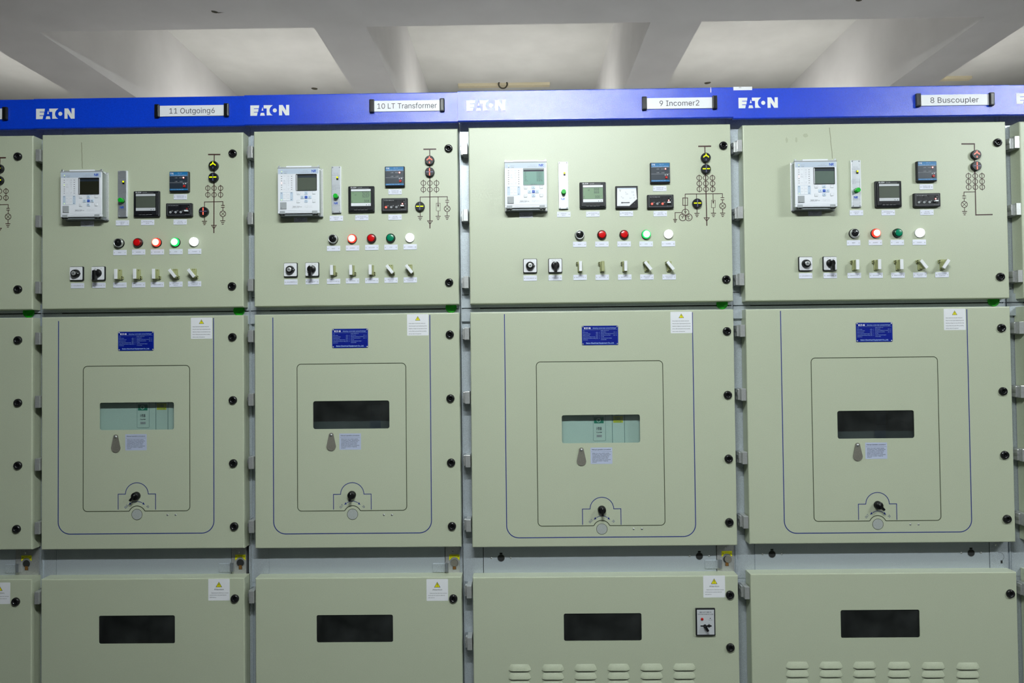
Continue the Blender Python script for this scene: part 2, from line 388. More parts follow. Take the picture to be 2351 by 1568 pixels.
def relay(par, x, z, on=False, led=None, tone='lcd'):
    p = put('protection_relay', ('relaybody', b_relay_body), par, (x, 0, z), 'white faced management relay with a '+('lit teal' if on else 'dark')+' display and blue key')
    def scr():
        mb = MB(); w, h = .0726, .0577
        x0, x1, z0, z1 = -w/2, w/2, -h/2, h/2
        mb.line(rr(0, 0, w, h, .002), .0016, -.0014, 'grey' if on else 'black', True)
        mb.flat(rr(0, 0, w, h, .002), -.0006, 'grey' if on else 'black')
        if on:
            mb.box(x0+.001, x1-.001, -.0009, -.0006, z0+.001, z1-.004, 'lcdteal')
            mb.box(x0+.0015, x1-.0015, -.0012, -.0009, z1-.0105, z1-.0045, 'ink')
            for i, (a, b) in enumerate((('Ia', '0.000 A'), ('Ib', '0.000 A'), ('Ic', '0.000 A'), ('3I0', '0.000 A'), ('I0', '0.000 A'), ('Uab', '10.38 kV'), ('F1 Hz', '50.01 Hz'))):
                zz = z1-.0135-i*.0050
                mb.text(a, x0+.005, zz, .0022*len(a), .0030, -.0012, 'ink', left=True); mb.text(b, x1-.0155, zz, .0195, .0030, -.0012, 'ink', .01)
            mb.text('Addr 00119', 0, z0+.0025, .022, .0022, -.0012, 'ink')
        else:
            mb.box(x0+.0045, x1-.001, -.0009, -.0006, z0+.001, z1-.004, tone); mb.box(x0+.0008, x0+.0042, -.0010, -.0006, z0+.001, z1-.002, 'lgrey')
            mb.box(x0+.0048, x1-.001, -.0011, -.0009, z1-.012, z1-.0045, 'tempdark')
        return mb
    put('screen', ('rscr'+tone+str(on), scr), p, (RX(797.5), -.040, RZ(530)), 'lit teal display with rows of readings' if on else 'dark display')
    def keyb(kind):
        def f():
            mb = MB()
            if kind == 'ent': mb.cbox(0, 0, .0098, .0098, -.0022, 0, 'nrblue', .0012); mb.text('ENT', 0, 0, .006, .0022, -.0024, 'band')
            elif kind in ('up', 'dn', 'lf', 'rt'):
                mb.cbox(0, 0, .0118, .0104, -.0018, 0, 'key', .0012)
                t = [(-.0017, -.001), (.0017, -.001), (0, .0014)]; a = {'up': 0, 'lf': PI/2, 'dn': PI, 'rt': -PI/2}[kind]
                mb.flat([(u*math.cos(a)-v*math.sin(a), u*math.sin(a)+v*math.cos(a)) for u, v in t], -.0020, 'ink')
            else:
                mb.cbox(0, 0, .0112, .0100, -.0016, 0, 'lgrey', .0012); mb.cbox(0, 0, .0104, .0092, -.0018, 0, 'relayw', .0012); mb.text(kind, 0, 0, .0017*len(kind), .0020, -.0020, 'inkgrey')
            return mb
        return f
    for k, u, v in (('up', 790, 770), ('dn', 790, 950), ('lf', 703, 865), ('rt', 872, 865), ('ent', 790, 865), ('GRP', 617, 775), ('+', 967, 768), ('ESC', 613, 960), ('-', 965, 953)):
        put('button', ('key'+k, keyb(k)), p, (RX(u), -.040, RZ(v)), 'blue enter button' if k == 'ent' else None)
    def port():
        mb = MB(); mb.cbox(0, 0, .0225, .0240, -.0028, 0, 'grey', .0008); mb.cyl(-.007, -.008, .0011, -.0032, -.0028, 'ink', 8)
        return mb
    put('port_cover', ('port', port), p, (RX(278), -.040, RZ(1049)))
    def led_(m):
        def f():
            mb = MB(); mb.cyl(0, 0, .0013, -.0008, 0, m, 10); return mb
        return f
    put('status_led', ('ledg', led_('e_ledg')), p, (RX(241), -.0402, RZ(280)), 'lit green light')
    if led == 'g': put('status_led', ('ledg', led_('e_ledg')), p, (RX(236), -.0404, RZ(495)), 'lit green light'); put('status_led', ('ledg', led_('e_ledg')), p, (RX(238), -.0404, RZ(920)), 'lit green light')
    if led == 'r': put('status_led', ('ledr', led_('e_led')), p, (RX(238), -.0404, RZ(538)), 'lit red light'); put('status_led', ('ledg', led_('e_ledg')), p, (RX(238), -.0404, RZ(920)), 'lit green light')
    return p
def lockout(par, x, z):
    def f():
        mb = MB(); w, h = .0335, .167
        mb.cbox(0, 0, w, h, -.006, 0, 'alu', .001); mb.cbox(0, -h/2+.0005, w-.002, .002, -.007, 0, 'galvdark')
        mb.box(w/2-.0028, w/2+.0004, -.0068, 0, -h/2+.003, h/2-.001, 'white')
        for sx in (-1, 1):
            for sz in (-1, 1):
                mb.cyl(sx*(w/2-.0045), sz*(h/2-.004), .0023, -.0078, -.006, 'grey', 10); mb.cyl(sx*(w/2-.004), sz*(h/2-.016), .0014, -.0068, -.006, 'lgrey', 8)
        Y = -.0063
        mb.text('PCS-9616', -.001, .0585, .017, .0028, Y, 'inkgrey'); mb.text('Auxiliary Relay', -.001, .052, .029, .0032, Y, 'inkgrey')
        mb.text('LO OPEN', -.007, .043, .012, .0020, Y, 'inkgrey'); mb.text('LO CLOSE', -.007, .038, .012, .0020, Y, 'inkgrey')
        mb.line([(-.014, .016), (.012, .016), (.012, -.014), (-.014, -.014)], .0004, Y, 'inkgrey', True)
        for i, t in enumerate(('LOCKOUT', 'Rated Aux 110-220', 'Latch Vdc 50/60Hz', 'Relay 5W')):
            mb.text(t, -.013, .0125-i*.0040, .0016*len(t), .0022, Y, 'inkgrey', left=True)
        nr_mark(mb, -.0015, -.049, .0145, .0080, Y-.0001, 'nrblue'); mb.text('NR ELECTRIC CO.,LTD', -.001, -.0575, .028, .0018, Y, 'inkgrey')
        mb.line([(-.014, -.0545), (.013, -.0545)], .0003, Y, 'inkgrey')
        return mb
    p = put('lockout_relay', ('lockout', f), par, (x, 0, z))
    def led():
        mb = MB(); mb.cbox(0, 0, .0075, .012, -.0025, 0, 'black', .0006); mb.cyl(0, .0025, .0030, -.0045, -.0025, 'e_yel', 12, .001); return mb
    put('status_led', ('lled', led), p, (.0045, -.006, .0405), 'yellow light above a black socket')
    def kn():
        mb = MB(); mb.cyl(0, 0, .0082, -.0165, -.0, 'green', 24, .0012); mb.cyl(0, 0, .0090, -.003, 0, 'black', 24); return mb
    put('knob', ('lknob', kn), p, (.0005, -.006, -.0255), 'round green knob')
    return p
def meter(par, x, z, mode):
    def f():
        mb = MB(); w = .0930
        mb.cbox(0, 0, w, w, -.010, 0, 'bezel', .003); mb.cbox(0, -.001, w-.010, w-.012, -.014, -.008, 'bezel', .002)
        mb.text('ELEIN', -.026, w/2-.0065, .020, .0042, -.0144, 'white', .03); mb.text('EM600LED', -.004, w/2-.0062, .016, .0020, -.0144, 'lgrey')
        mb.box(-.012, .028, -.0144, -.0140, w/2-.0088, w/2-.0082, 'lgrey')
        return mb
    p = put('multifunction_meter', ('meter', f), par, (x, 0, z), 'black digital meter with '+{'off': 'a dark green display', 'on': 'digits on a green display', 'pf': 'PF and digits on a green display'}[mode])
    def sc():
        mb = MB(); w = .070
        mb.box(-w/2-.002, w/2+.002, -.0003, 0, -.031, .031, 'black')
        strip = 'lgrey' if mode == 'off' else 'white'
        mb.box(-w/2, w/2, -.0006, -.0003, .0225, .030, strip); mb.box(-w/2, w/2, -.0006, -.0003, -.030, -.0195, strip)
        mb.box(-w/2, w/2, -.0005, -.0003, -.0187, .0210, 'lcd' if mode == 'off' else 'lcdon')
        for u in (.0195, .0285): mb.flat(circ(u, -.0265, .0015, 10), -.0008, 'ink')
        mb.text('MULTIFUNCTION POWER METER', -.010, -.0265, .045, .0014, -.0008, 'lgrey')
        def dig(t, cx, cz, w_, h_):
            mb.text(t, cx, cz, w_, h_, -.0008, 'ink')
        if mode == 'on':
            dig('A', -.028, .0165, .0035, .005); dig('U', -.019, .0100, .004, .006)
            dig('5230', .0175, .0155, .024, .0088); dig('5237', .0175, .0045, .024, .0088); dig('308', .0200, -.0125, .018, .0078); dig('v', .0325, .010, .002, .003); dig('E', -.031, -.0135, .003, .006)
        elif mode == 'pf':
            dig('PF', -.014, .0120, .006, .0050); dig('888', .0125, .0150, .018, .0085); dig('888', .0125, .0045, .018, .0085); dig('000', .0155, -.0115, .016, .0085); dig('%', .0285, -.009, .003, .003); dig('E', -.031, -.0115, .003, .006)
        return mb
    put('screen', ('msc'+mode, sc), p, (0, -.0141, .0045))
    def bt():
        mb = MB(); mb.prism(rr(0, 0, .0115, .0062, .0028), -.0016, 0, 'black'); mb.line([(-.005, -.0040), (.005, -.0040)], .0006, -.0006, 'lgrey'); return mb
    for i in range(4): put('button', ('mbt', bt), p, (-.0195+.0125*i, -.0141, -.0355))
def tempctl(par, x, z):
    def f():
        mb = MB(); w, h = .0700, .0720
        mb.cbox(0, 0, w, h, -.012, 0, 'bezel', .002); mb.cbox(0, .0008, w-.004, h-.005, -.0145, -.010, 'tempdark', .001)
        Y = -.0148
        mb.box(-.032, .032, Y, -.0143, .0195, .0330, 'tempblue'); mb.box(-.032, .032, Y, -.0143, -.0320, -.0265, 'tempblue')
        mb.text('CHK', -.024, .0283, .012, .0055, Y-.0002, 'white', .02); mb.text('WSK-H(TH)', .004, .0290, .015, .0030, Y-.0002, 'npink')
        mb.text('TEMPERATURE & HUMIDITY CONTROLLER', 0, .0220, .056, .0026, Y-.0002, 'npink', .01)
        mb.box(-.032, .032, Y-.0001, -.0143, .0186, .0192, 'lgrey'); mb.box(-.032, .032, Y-.0001, -.0143, -.0052, -.0047, 'lgrey')
        for (t, u, v, w_) in (('LOAD1', -.009, .0125, .010), ('POWER', .0080, .0125, .011), ('LOAD2', -.009, -.0003, .010), ('ALARM', .0090, -.0003, .011)):
            mb.text(t, u, v, w_, .0023, Y, 'lgrey')
        mb.cbox(.0172, -.0088, .0045, .0026, Y, -.0143, 'lgrey'); mb.cbox(.0248, -.0082, .0045, .0036, Y, -.0143, 'lgrey')
        mb.text('CHK ELECTRIC CO.,LTD', -.006, -.0293, .046, .0024, Y-.0002, 'npink')
        return mb
    p = put('temperature_controller', ('temp', f), par, (x, 0, z))
    def l():
        mb = MB(); mb.cyl(0, 0, .0034, -.0012, 0, 'red', 12); mb.cyl(0, 0, .0022, -.0030, -.0012, 'e_led', 12, .0008); return mb
    put('status_led', ('tled', l), p, (.0178, -.0146, .0125), 'lit red light')
    def bn():
        mb = MB(); mb.cyl(0, 0, .0046, -.0030, 0, 'red', 16, .0010); return mb
    put('button', ('tbut', bn), p, (.0205, -.0146, -.0178), 'round red button')
def voltind(par, x, z, lit=(), dark=False):
    def f():
        mb = MB(); w, h = .0930, .0478
        mb.cbox(0, 0, w, h, -.012, 0, 'bezel', .002)
        mb.line([(-w/2+.006, -h/2+.0055), (w/2-.006, -h/2+.0055), (w/2-.006, h/2-.004), (-w/2+.006, h/2-.004)], .0005, -.0123, 'grey', True)
        mb.text('VOLTAGE INDICATOR', -.020, h/2-.0085, .036, .0022, -.0123, 'lgrey')
        for i in range(3): mb.text('L%d' % (i+1), -.0235+.0185*i, -.0035, .0050, .0036, -.0123, 'lgrey')
        for i in range(4): mb.cyl([-.030, -.0115, .0065, .0285][i], .0120, .0022, -.0132, -.012, 'black', 12)
        mb.text('ON', .0372, .0030, .0032, .0020, -.0123, 'lgrey'); mb.text('K', .0345, .0105, .002, .003, -.0123, 'lgrey'); mb.text('TEST-AUTO', .030, -.0165, .016, .0016, -.0123, 'inkgrey')
        mb.cbox(.0285, -.0100, .011, .006, -.0126, -.012, 'black')
        return mb
    p = put('voltage_indicator', ('volt', f), par, (x, 0, z))
    for i in range(3):
        on = (i+1) in lit
        def j():
            mb = MB(); mb.lathe(0, 0, [(0, -.0006), (.0020, -.0006)], 'redlens' if on else 'black', 16, False)
            mb.lathe(0, 0, [(.0020, -.0006), (.0022, -.0018), (.0036, -.0018), (.0038, 0)], 'e_redbar' if on else 'lgrey', 16)
            mb.cbox(0, 0, .0032, .0005, -.0010, -.0006, 'lgrey'); mb.cbox(0, 0, .0005, .0032, -.0010, -.0006, 'lgrey'); return mb
        put('test_socket', ('jack%d' % on, j), p, (-.030+.0185*i, -.0122, -.0085), 'red glowing socket' if on else None)
    def k():
        mb = MB(); mb.box(-.0058, .0058, -.0085, 0, -.0024, .0024, 'white', .0006); return mb
    put('rocker_switch', ('rock', k), p, (.0285, -.0122, -.0050), 'white rocker')
    def l():
        mb = MB(); mb.cyl(0, 0, .0030, -.0010, 0, 'red', 12); mb.cyl(0, 0, .0019, -.0024, -.0010, 'e_led' if not dark else 'reddark', 12, .0006); return mb
    put('status_led', ('vled%d' % dark, l), p, (.0285, -.0122, .0030), None if dark else 'lit red light')
def voltmeter(par, x, z):
    mb = MB(); w = .0785
    mb.cbox(0, 0, w, w, -.012, 0, 'bezel', .0015)
    p = put('analogue_voltmeter', mb, par, (x, 0, z), 'white faced analogue voltmeter in a black frame')
    mb = MB()
    def P(u, v): return ((u-1160)/500*w, -(v-912)/505*w)      # from a close crop of the meter
    face = [P(940, 1115), P(1210, 1115), P(1385, 955), P(1370, 705), P(948, 705)]
    mb.prism(face, -.0008, 0, 'card'); mb.line([P(1205, 1120), P(1390, 955)], .0016, -.0012, 'lgrey')
    mb.box(P(950, 0)[0], P(1368, 0)[0], -.0010, -.0008, P(0, 728)[1], P(0, 708)[1], 'band')
    Y = -.0011
    mb.text('V', *P(1012, 765), .0060, .0068, Y, 'ink'); mb.text('100', *P(1160, 845), .0085, .0045, Y, 'inkgrey'); mb.text('10', *P(1290, 800), .0080, .0060, Y, 'inkgrey')
    mb.text('50', *P(1075, 935), .0050, .0042, Y, 'inkgrey'); mb.text('kV', *P(1245, 940), .0060, .0040, Y, 'inkgrey'); mb.text('15', *P(1310, 870), .0055, .0048, Y, 'inkgrey'); mb.flat(circ(*P(1325, 935), .0014, 8), Y, 'inkgrey')
    mb.line([P(1128, 795), P(1148, 820)], .0007, Y, 'ink'); mb.line([P(1030, 900), P(1052, 918)], .0007, Y, 'ink')
    mb.text('Class 1.5 42L6 No.', *P(1070, 1090), .030, .0020, Y, 'inkgrey')
    put('dial', mb, p, (0, -.0122, 0), 'white dial with a cut corner')
    mb = MB(); a = P(1015, 1042); b = P(1222, 1042)
    mb.flat([(a[0], a[1]-.0002), (b[0], b[1]-.0012), (b[0], b[1]+.0012), (a[0]+.006, a[1]+.0012)], -.0024, 'ink'); mb.box(a[0]+.003, a[0]+.008, -.0030, -.0024, a[1]-.0012, a[1]+.0016, 'ink')
    put('needle', mb, p, (0, -.0122, 0))
    mb = MB(); q = P(1325, 1065); mb.cyl(q[0], q[1], .0022, -.0018, 0, 'black', 12, .0005); mb.cbox(q[0], q[1], .003, .0005, -.0020, -.0018, 'lgrey')
    put('adjusting_screw', mb, p, (0, -.0120, 0))
def plate(par, x, z, lines):
    def f():
        mb = MB(); mb.cbox(0, 0, .0475, .0190, -.0015, 0, 'plate', .0006)
        n = len(lines)
        for i, t in enumerate(lines):
            mb.text(t, 0, (0 if n == 1 else .0027-.0056*i), min(.034, .0024*len(t)), .0030, -.0017, 'inkgrey', .015)
        for sx in (-1, 1): mb.lathe(sx*.0193, 0, [(0, -.0022), (.0016, -.0021), (.0020, -.0015)], 'lgrey', 10)
        return mb
    put('name_tag', ('tag'+'|'.join(lines), f), par, (x, 0, z), 'white tag reading '+' '.join(lines))
def lamp(par, x, z, kind):
    words_ = {'black': 'black push button in a silver ring', 'red': 'unlit red indicator lamp', 'redon': 'glowing red indicator lamp', 'green': 'unlit green indicator lamp', 'greenon': 'glowing green indicator lamp', 'white': 'glowing white indicator lamp'}
    def base():
        mb = MB()
        if kind == 'black':
            mb.lathe(0, 0, [(.0128, -.0130), (.0142, -.0150), (.0158, -.0135), (.0160, -.0060)], 'steel', 28)
            mb.lathe(0, 0, [(.0160, -.0060), (.0168, -.0058), (.0168, 0)], 'black', 28)
        elif kind == 'white': mb.lathe(0, 0, [(.0160, -.0050), (.0163, 0)], 'lgrey', 28)
        else: mb.lathe(0, 0, [(.0150, -.0060), (.0163, -.0055), (.0163, 0)], 'black', 28)
        return mb
    p = put('push_button' if kind == 'black' else 'indicator_lamp', ('lb'+kind, base), par, (x, 0, z), words_[kind])
    def lens():
        mb = MB()
        if kind == 'black':
            mb.lathe(0, 0, [(0, -.0125), (.0105, -.0132), (.0126, -.0122), (.0128, -.009)], 'gloss', 28); mb.flat(circ(0, 0.003, .0012, 8), -.0131, 'grey')
        else:
            rim, core = {'red': ('reddark', 'redlens'), 'redon': ('e_red', 'e_redcore'), 'green': ('greendark', 'greenlens'), 'greenon': ('e_green', 'e_greencore'), 'white': ('e_white', 'e_white')}[kind]
            mb.lathe(0, 0, [(.0118, -.0136), (.0136, -.0130), (.0150, -.0105), (.0153, -.0050)], rim, 28)
            mb.lathe(0, 0, [(0, -.0150), (.0060, -.0147), (.0100, -.0142), (.0118, -.0136)], core, 28)
        return mb
    put('button_cap' if kind == 'black' else 'lens', ('ll'+kind, lens), p, (0, 0, 0))
def cam_switch(par, x, z, kind):
    def f():
        mb = MB(); mb.cbox(0, 0, .0490, .0500, -.009, 0, 'bezel', .003); mb.prism(rr(0, 0, .0450, .0460, .003), -.0106, -.009, 'card')
        Y = -.0108
        if kind == 'key': mb.text('ON', .001, .0182, .005, .0030, Y, 'lgrey'); mb.text('OFF', .018, -.0195, .007, .0022, Y, 'lgrey')
        else: mb.text('OFF', -.009, .0172, .007, .0030, Y, 'inkgrey'); mb.text('0', 0, .0200, .0018, .0030, Y, 'inkgrey'); mb.text('ON', .012, .0172, .006, .0030, Y, 'inkgrey'); mb.text('CA10', .0165, -.0192, .008, .0018, Y, 'lgrey')
        return mb
    p = put('selector_switch', ('cs'+kind, f), par, (x, 0, z), 'square selector switch with a key lock' if kind == 'key' else 'square selector switch with a black handle')
    if kind == 'key':
        def k():
            mb = MB(); mb.lathe(0, 0, [(.0085, -.0150), (.0110, -.0146), (.0134, -.0105), (.0152, -.0020), (.0154, 0)], 'black', 28); mb.cbox(.0142, 0, .006, .0035, -.006, 0, 'gloss', .0008)
            mb.cbox(.0130, 0, .0022, .0022, -.0120, -.007, 'white'); return mb
        put('knob', ('ck', k), p, (0, -.0106, -.001))
        def l():
            mb = MB(); mb.lathe(0, 0, [(0, -.0010), (.0060, -.0010), (.0078, -.0004), (.0084, .001)], 'zinc', 24, False); mb.prism([(-.0030, -.0006), (.0, -.0018), (.0034, -.0006), (.0034, .0006), (0, .0018), (-.0030, .0006)], -.0014, -.0009, 'ink'); return mb
        put('key_lock', ('cl', l), p, (0, -.0256, -.001))
    else:
        def k():
            mb = MB(); mb.lathe(0, 0, [(0, -.0110), (.0128, -.0110), (.0140, -.0100), (.0146, 0)], 'black', 28)
            mb.cbox(0, .0115, .0075, .0050, -.0118, -.009, 'lgrey'); return mb
        put('knob', ('hk', k), p, (0, -.0106, 0))
        def h():
            mb = MB(); mb.box(-.0052, .0052, -.0270, -.010, -.0270, .0075, 'black', .0018); mb.cyl(0, 0, .0022, -.0274, -.0270, 'gloss', 10); return mb
        put('handle', ('hh', h), p, (0, -.0106, 0))
def link(par, x, z, ang, side, white=True):
    """toggle link: olive base with two terminals, a bar standing off the door; ang tilts the bar"""
    def f():
        mb = MB()
        mb.cbox(0, 0, .0165, .0370, -.0070, 0, 'olive', .0015); mb.cbox(0, -.002, .0120, .0250, -.0120, -.006, 'olive', .001)
        for dx in (-.0032, .0032): mb.cyl(dx, .0148*(-side), .0013, -.0074, -.0070, 'black', 8)
        return mb
    p = put('link_switch', ('lkb%d' % side, f), par, (x, 0, z), ('white' if white else 'olive')+' toggle link '+('standing upright' if ang == 0 else 'tilted'))
    def t():
        mb = MB()
        for dz in (0, .006):
            mb.cyl(0, dz, .0030, -.0080, 0, 'olive', 10); mb.cyl(0, dz, .0020, -.0086, -.0080, 'black', 8)
        return mb
    put('terminal', ('lkt', t), p, (.0110*(-side), 0, (.0085 if side > 0 else -.0145)))
    def b():
        mb = MB(); mb.box(-.0051, .0051, -.0245, -.0120, -.0172, .0172, 'olive', .0008)
        mb.box(-.0053, .0053, -.0285, -.0240, -.0176, .0176, 'card' if white else 'olive', .0008); return mb
    put('link_bar', ('lkw%d' % white, b), p, (0, 0, 0), rot=(0, ang, 0))
def pos_ind(par, x, z, kind, c):
    """kind arc / hor / ver, c = y(ellow) or r(ed)"""
    def base():
        mb = MB(); mb.lathe(0, 0, [(0, -.0115), (.0150, -.0115), (.0160, -.0108), (.0168, -.0090), (.0170, 0)], 'bezel', 30, False); return mb
    nm = {'arc': 'truck position', 'hor': 'open', 'ver': 'closed'}[kind]
    p = put('position_indicator', ('pi', base), par, (x, 0, z), 'round black indicator lit '+('yellow green' if c == 'y' else 'red'))
    def m():
        mb = MB(); L = 'e_yel' if c == 'y' else 'e_redbar'; w = .0032
        if kind == 'arc':
            mb.ring(0, -.0042, .0098, w, 0, L, 16, .12*PI, .88*PI); mb.cbox(0, .0094, w, .0068, -.0002, 0, L); mb.cbox(0, -.0085, w, .0060, -.0002, 0, 'dimbar' if c == 'y' else L)
        else:
            hh = L if kind == 'hor' else 'dimbar'; vv = L if kind == 'ver' else 'dimbar'
            for sx in (-1, 1): mb.cbox(sx*.0072, 0, .0108, w, -.0002, 0, hh); mb.cbox(0, sx*.0072, w, .0108, -.0002, 0, vv)
        return mb
    put('light_bars', ('pm'+kind+c, m), p, (0, -.0118, 0), 'glowing '+('yellow green' if c == 'y' else 'red')+' bars')
def door_lock():
    mb = MB(); mb.lathe(0, 0, [(.0052, -.0030), (.0056, -.0068), (.0098, -.0085), (.0128, -.0070), (.0146, -.0040), (.0150, 0)], 'gloss', 28)
    mb.lathe(0, 0, [(0, -.0010), (.0052, -.0012), (.0052, -.0030)], 'black', 20); mb.prism([(-.0022, -.002), (.0022, -.002), (0, .0024)], -.0050, -.001, 'bezel'); return mb
def hinge():
    mb = MB(); mb.box(-.0085, .0085, -.004, .050, -.0215, .0215, 'zinc', .0010); mb.box(-.0182, -.0085, .030, .052, -.0200, .0200, 'galvdark', .0012)
    mb.box(-.0160, -.0085, .012, .032, -.0190, .0190, 'zinc', .0010); mb.box(-.0180, -.0160, .010, .034, -.0020, .0080, 'steel'); return mb
def screw(r=.0028):
    mb = MB(); mb.lathe(0, 0, [(0, -.0022), (r*.6, -.0020), (r, -.0006), (r*1.05, 0)], 'steel', 12); mb.flat(circ(0, -.0003, r*.35, 6), -.0024, 'ink'); return mb

# ------------------------------------------------------------------ a door with its rounded rim and, if asked, a window cut in it
DD = .050
def door_mesh(w, z0, z1, win=None, m='sage', sheet=.0025):
    mb = MB(); b = .004
    o = [(-w/2+b, z0+b), (w/2-b, z0+b), (w/2-b, z1-b), (-w/2+b, z1-b)]
    if win is None: mb.flat(o, 0, m)
    else:
        cx, cz, ww, wh, r = win; n = 5
        hp = rr(cx, cz, ww, wh, r, n)          # starts at the bottom right corner arc
        corner = [o[1], o[2], o[3], o[0]]
        vs = [(p[0], 0, p[1]) for p in hp]+[(c[0], 0, c[1]) for c in corner]; N = len(hp); fs = []
        for k in range(4):
            base = k*(n+1)
            for i in range(n): fs.append((base+i, N+k, base+i+1))
            nx = (base+n+1) % N
            fs.append((base+n, N+k, N+(k+1) % 4, nx))
        mb.add(vs, fs, m)
        vs = [(p[0], 0, p[1]) for p in hp]+[(p[0], sheet, p[1]) for p in hp]
        mb.add(vs, [(i, (i+1) % N, (i+1) % N+N, i+N) for i in range(N)], m)
    ringpts = []
    for (ins, y) in ((b, 0), (b*.45, b*.12), (b*.12, b*.45), (0, b), (0, DD)):
        ringpts.append([(-w/2+ins, y, z0+ins), (w/2-ins, y, z0+ins), (w/2-ins, y, z1-ins), (-w/2+ins, y, z1-ins)])
    vs = [p for r_ in ringpts for p in r_]; fs = []
    for k in range(len(ringpts)-1):
        for i in range(4):
            j = (i+1) % 4; fs.append((4*k+i, 4*k+4+i, 4*k+4+j, 4*k+j))
    mb.add(vs, fs, m)
    return mb

# ------------------------------------------------------------------ the row of cabinets
ZUT, ZUB, ZLT, ZLB, ZBT = 2.2595, 1.6321, 1.6032, .7762, .6719
ZCT, ZCB = 2.392, 2.282
#  bay seams, door spans (from the corners of the doors), plane offset
seams = [-2.50, -1.738, -.974, -.2095, .768, 1.748, 2.73]
spans = {12: (-2.466, -1.7425), 11: (-1.7065, -.9815), 10: (-.9405, -.2115), 9: (-.1720, .7560), 8: (.8030, 1.7325), 7: (1.7830, 2.71)}
order = [12, 11, 10, 9, 8, 7]
UY = {12: .018, 11: .014, 10: .008, 9: .0, 8: .014, 7: .016}
names = {12: 'sage green switchgear cabinet cut off beside the one marked 11 Outgoing6', 11: 'sage green switchgear cabinet marked 11 Outgoing6 with a dim lit window',
         10: 'sage green switchgear cabinet marked 10 LT Transformer with a dark middle window', 9: 'wide sage green switchgear cabinet marked 9 Incomer2 with an analogue voltmeter',
         8: 'wide sage green switchgear cabinet marked 8 Buscoupler with louvres and no lower warning sticker', 7: 'sliver of a switchgear cabinet beyond the one marked 8 Buscoupler'}
CAB = {}; DOORX = {}
lockpx = {12: [(40, 359), (40, 664), (40, 781), (40, 925), (40, 1069), (37, 1215), (35, 1382)],
          11: [(533.5, 352), (532, 657), (533, 774), (534, 919), (535, 1064), (537, 1209), (538.5, 1375)],
          10: [(1029.5, 340.5), (1031, 648.5), (1032.5, 768), (1034, 915), (1035.5, 1062.5), (1037.5, 1208.5), (1040.5, 1375)],
          9: [(1661, 334), (1668, 641.5), (1669.5, 760.5), (1671.5, 907), (1673.5, 1053.5), (1675, 1199.5), (1676.5, 1366.5), (1677.5, 1487.5)],
          8: [(2291.5, 327), (2298, 635.5), (2300.5, 753), (2304, 898.5), (2308, 1045), (2313.5, 1192), (2321, 1363.5)], 7: []}
hz_px = [(1697, 335), (1700, 488), (1704, 641.5), (1707, 759.5), (1710, 906), (1712, 1051.5), (1713, 1199), (1714, 1361), (1716, 1490)]
HZ = [at(a, b, .014)[1] for a, b in hz_px]

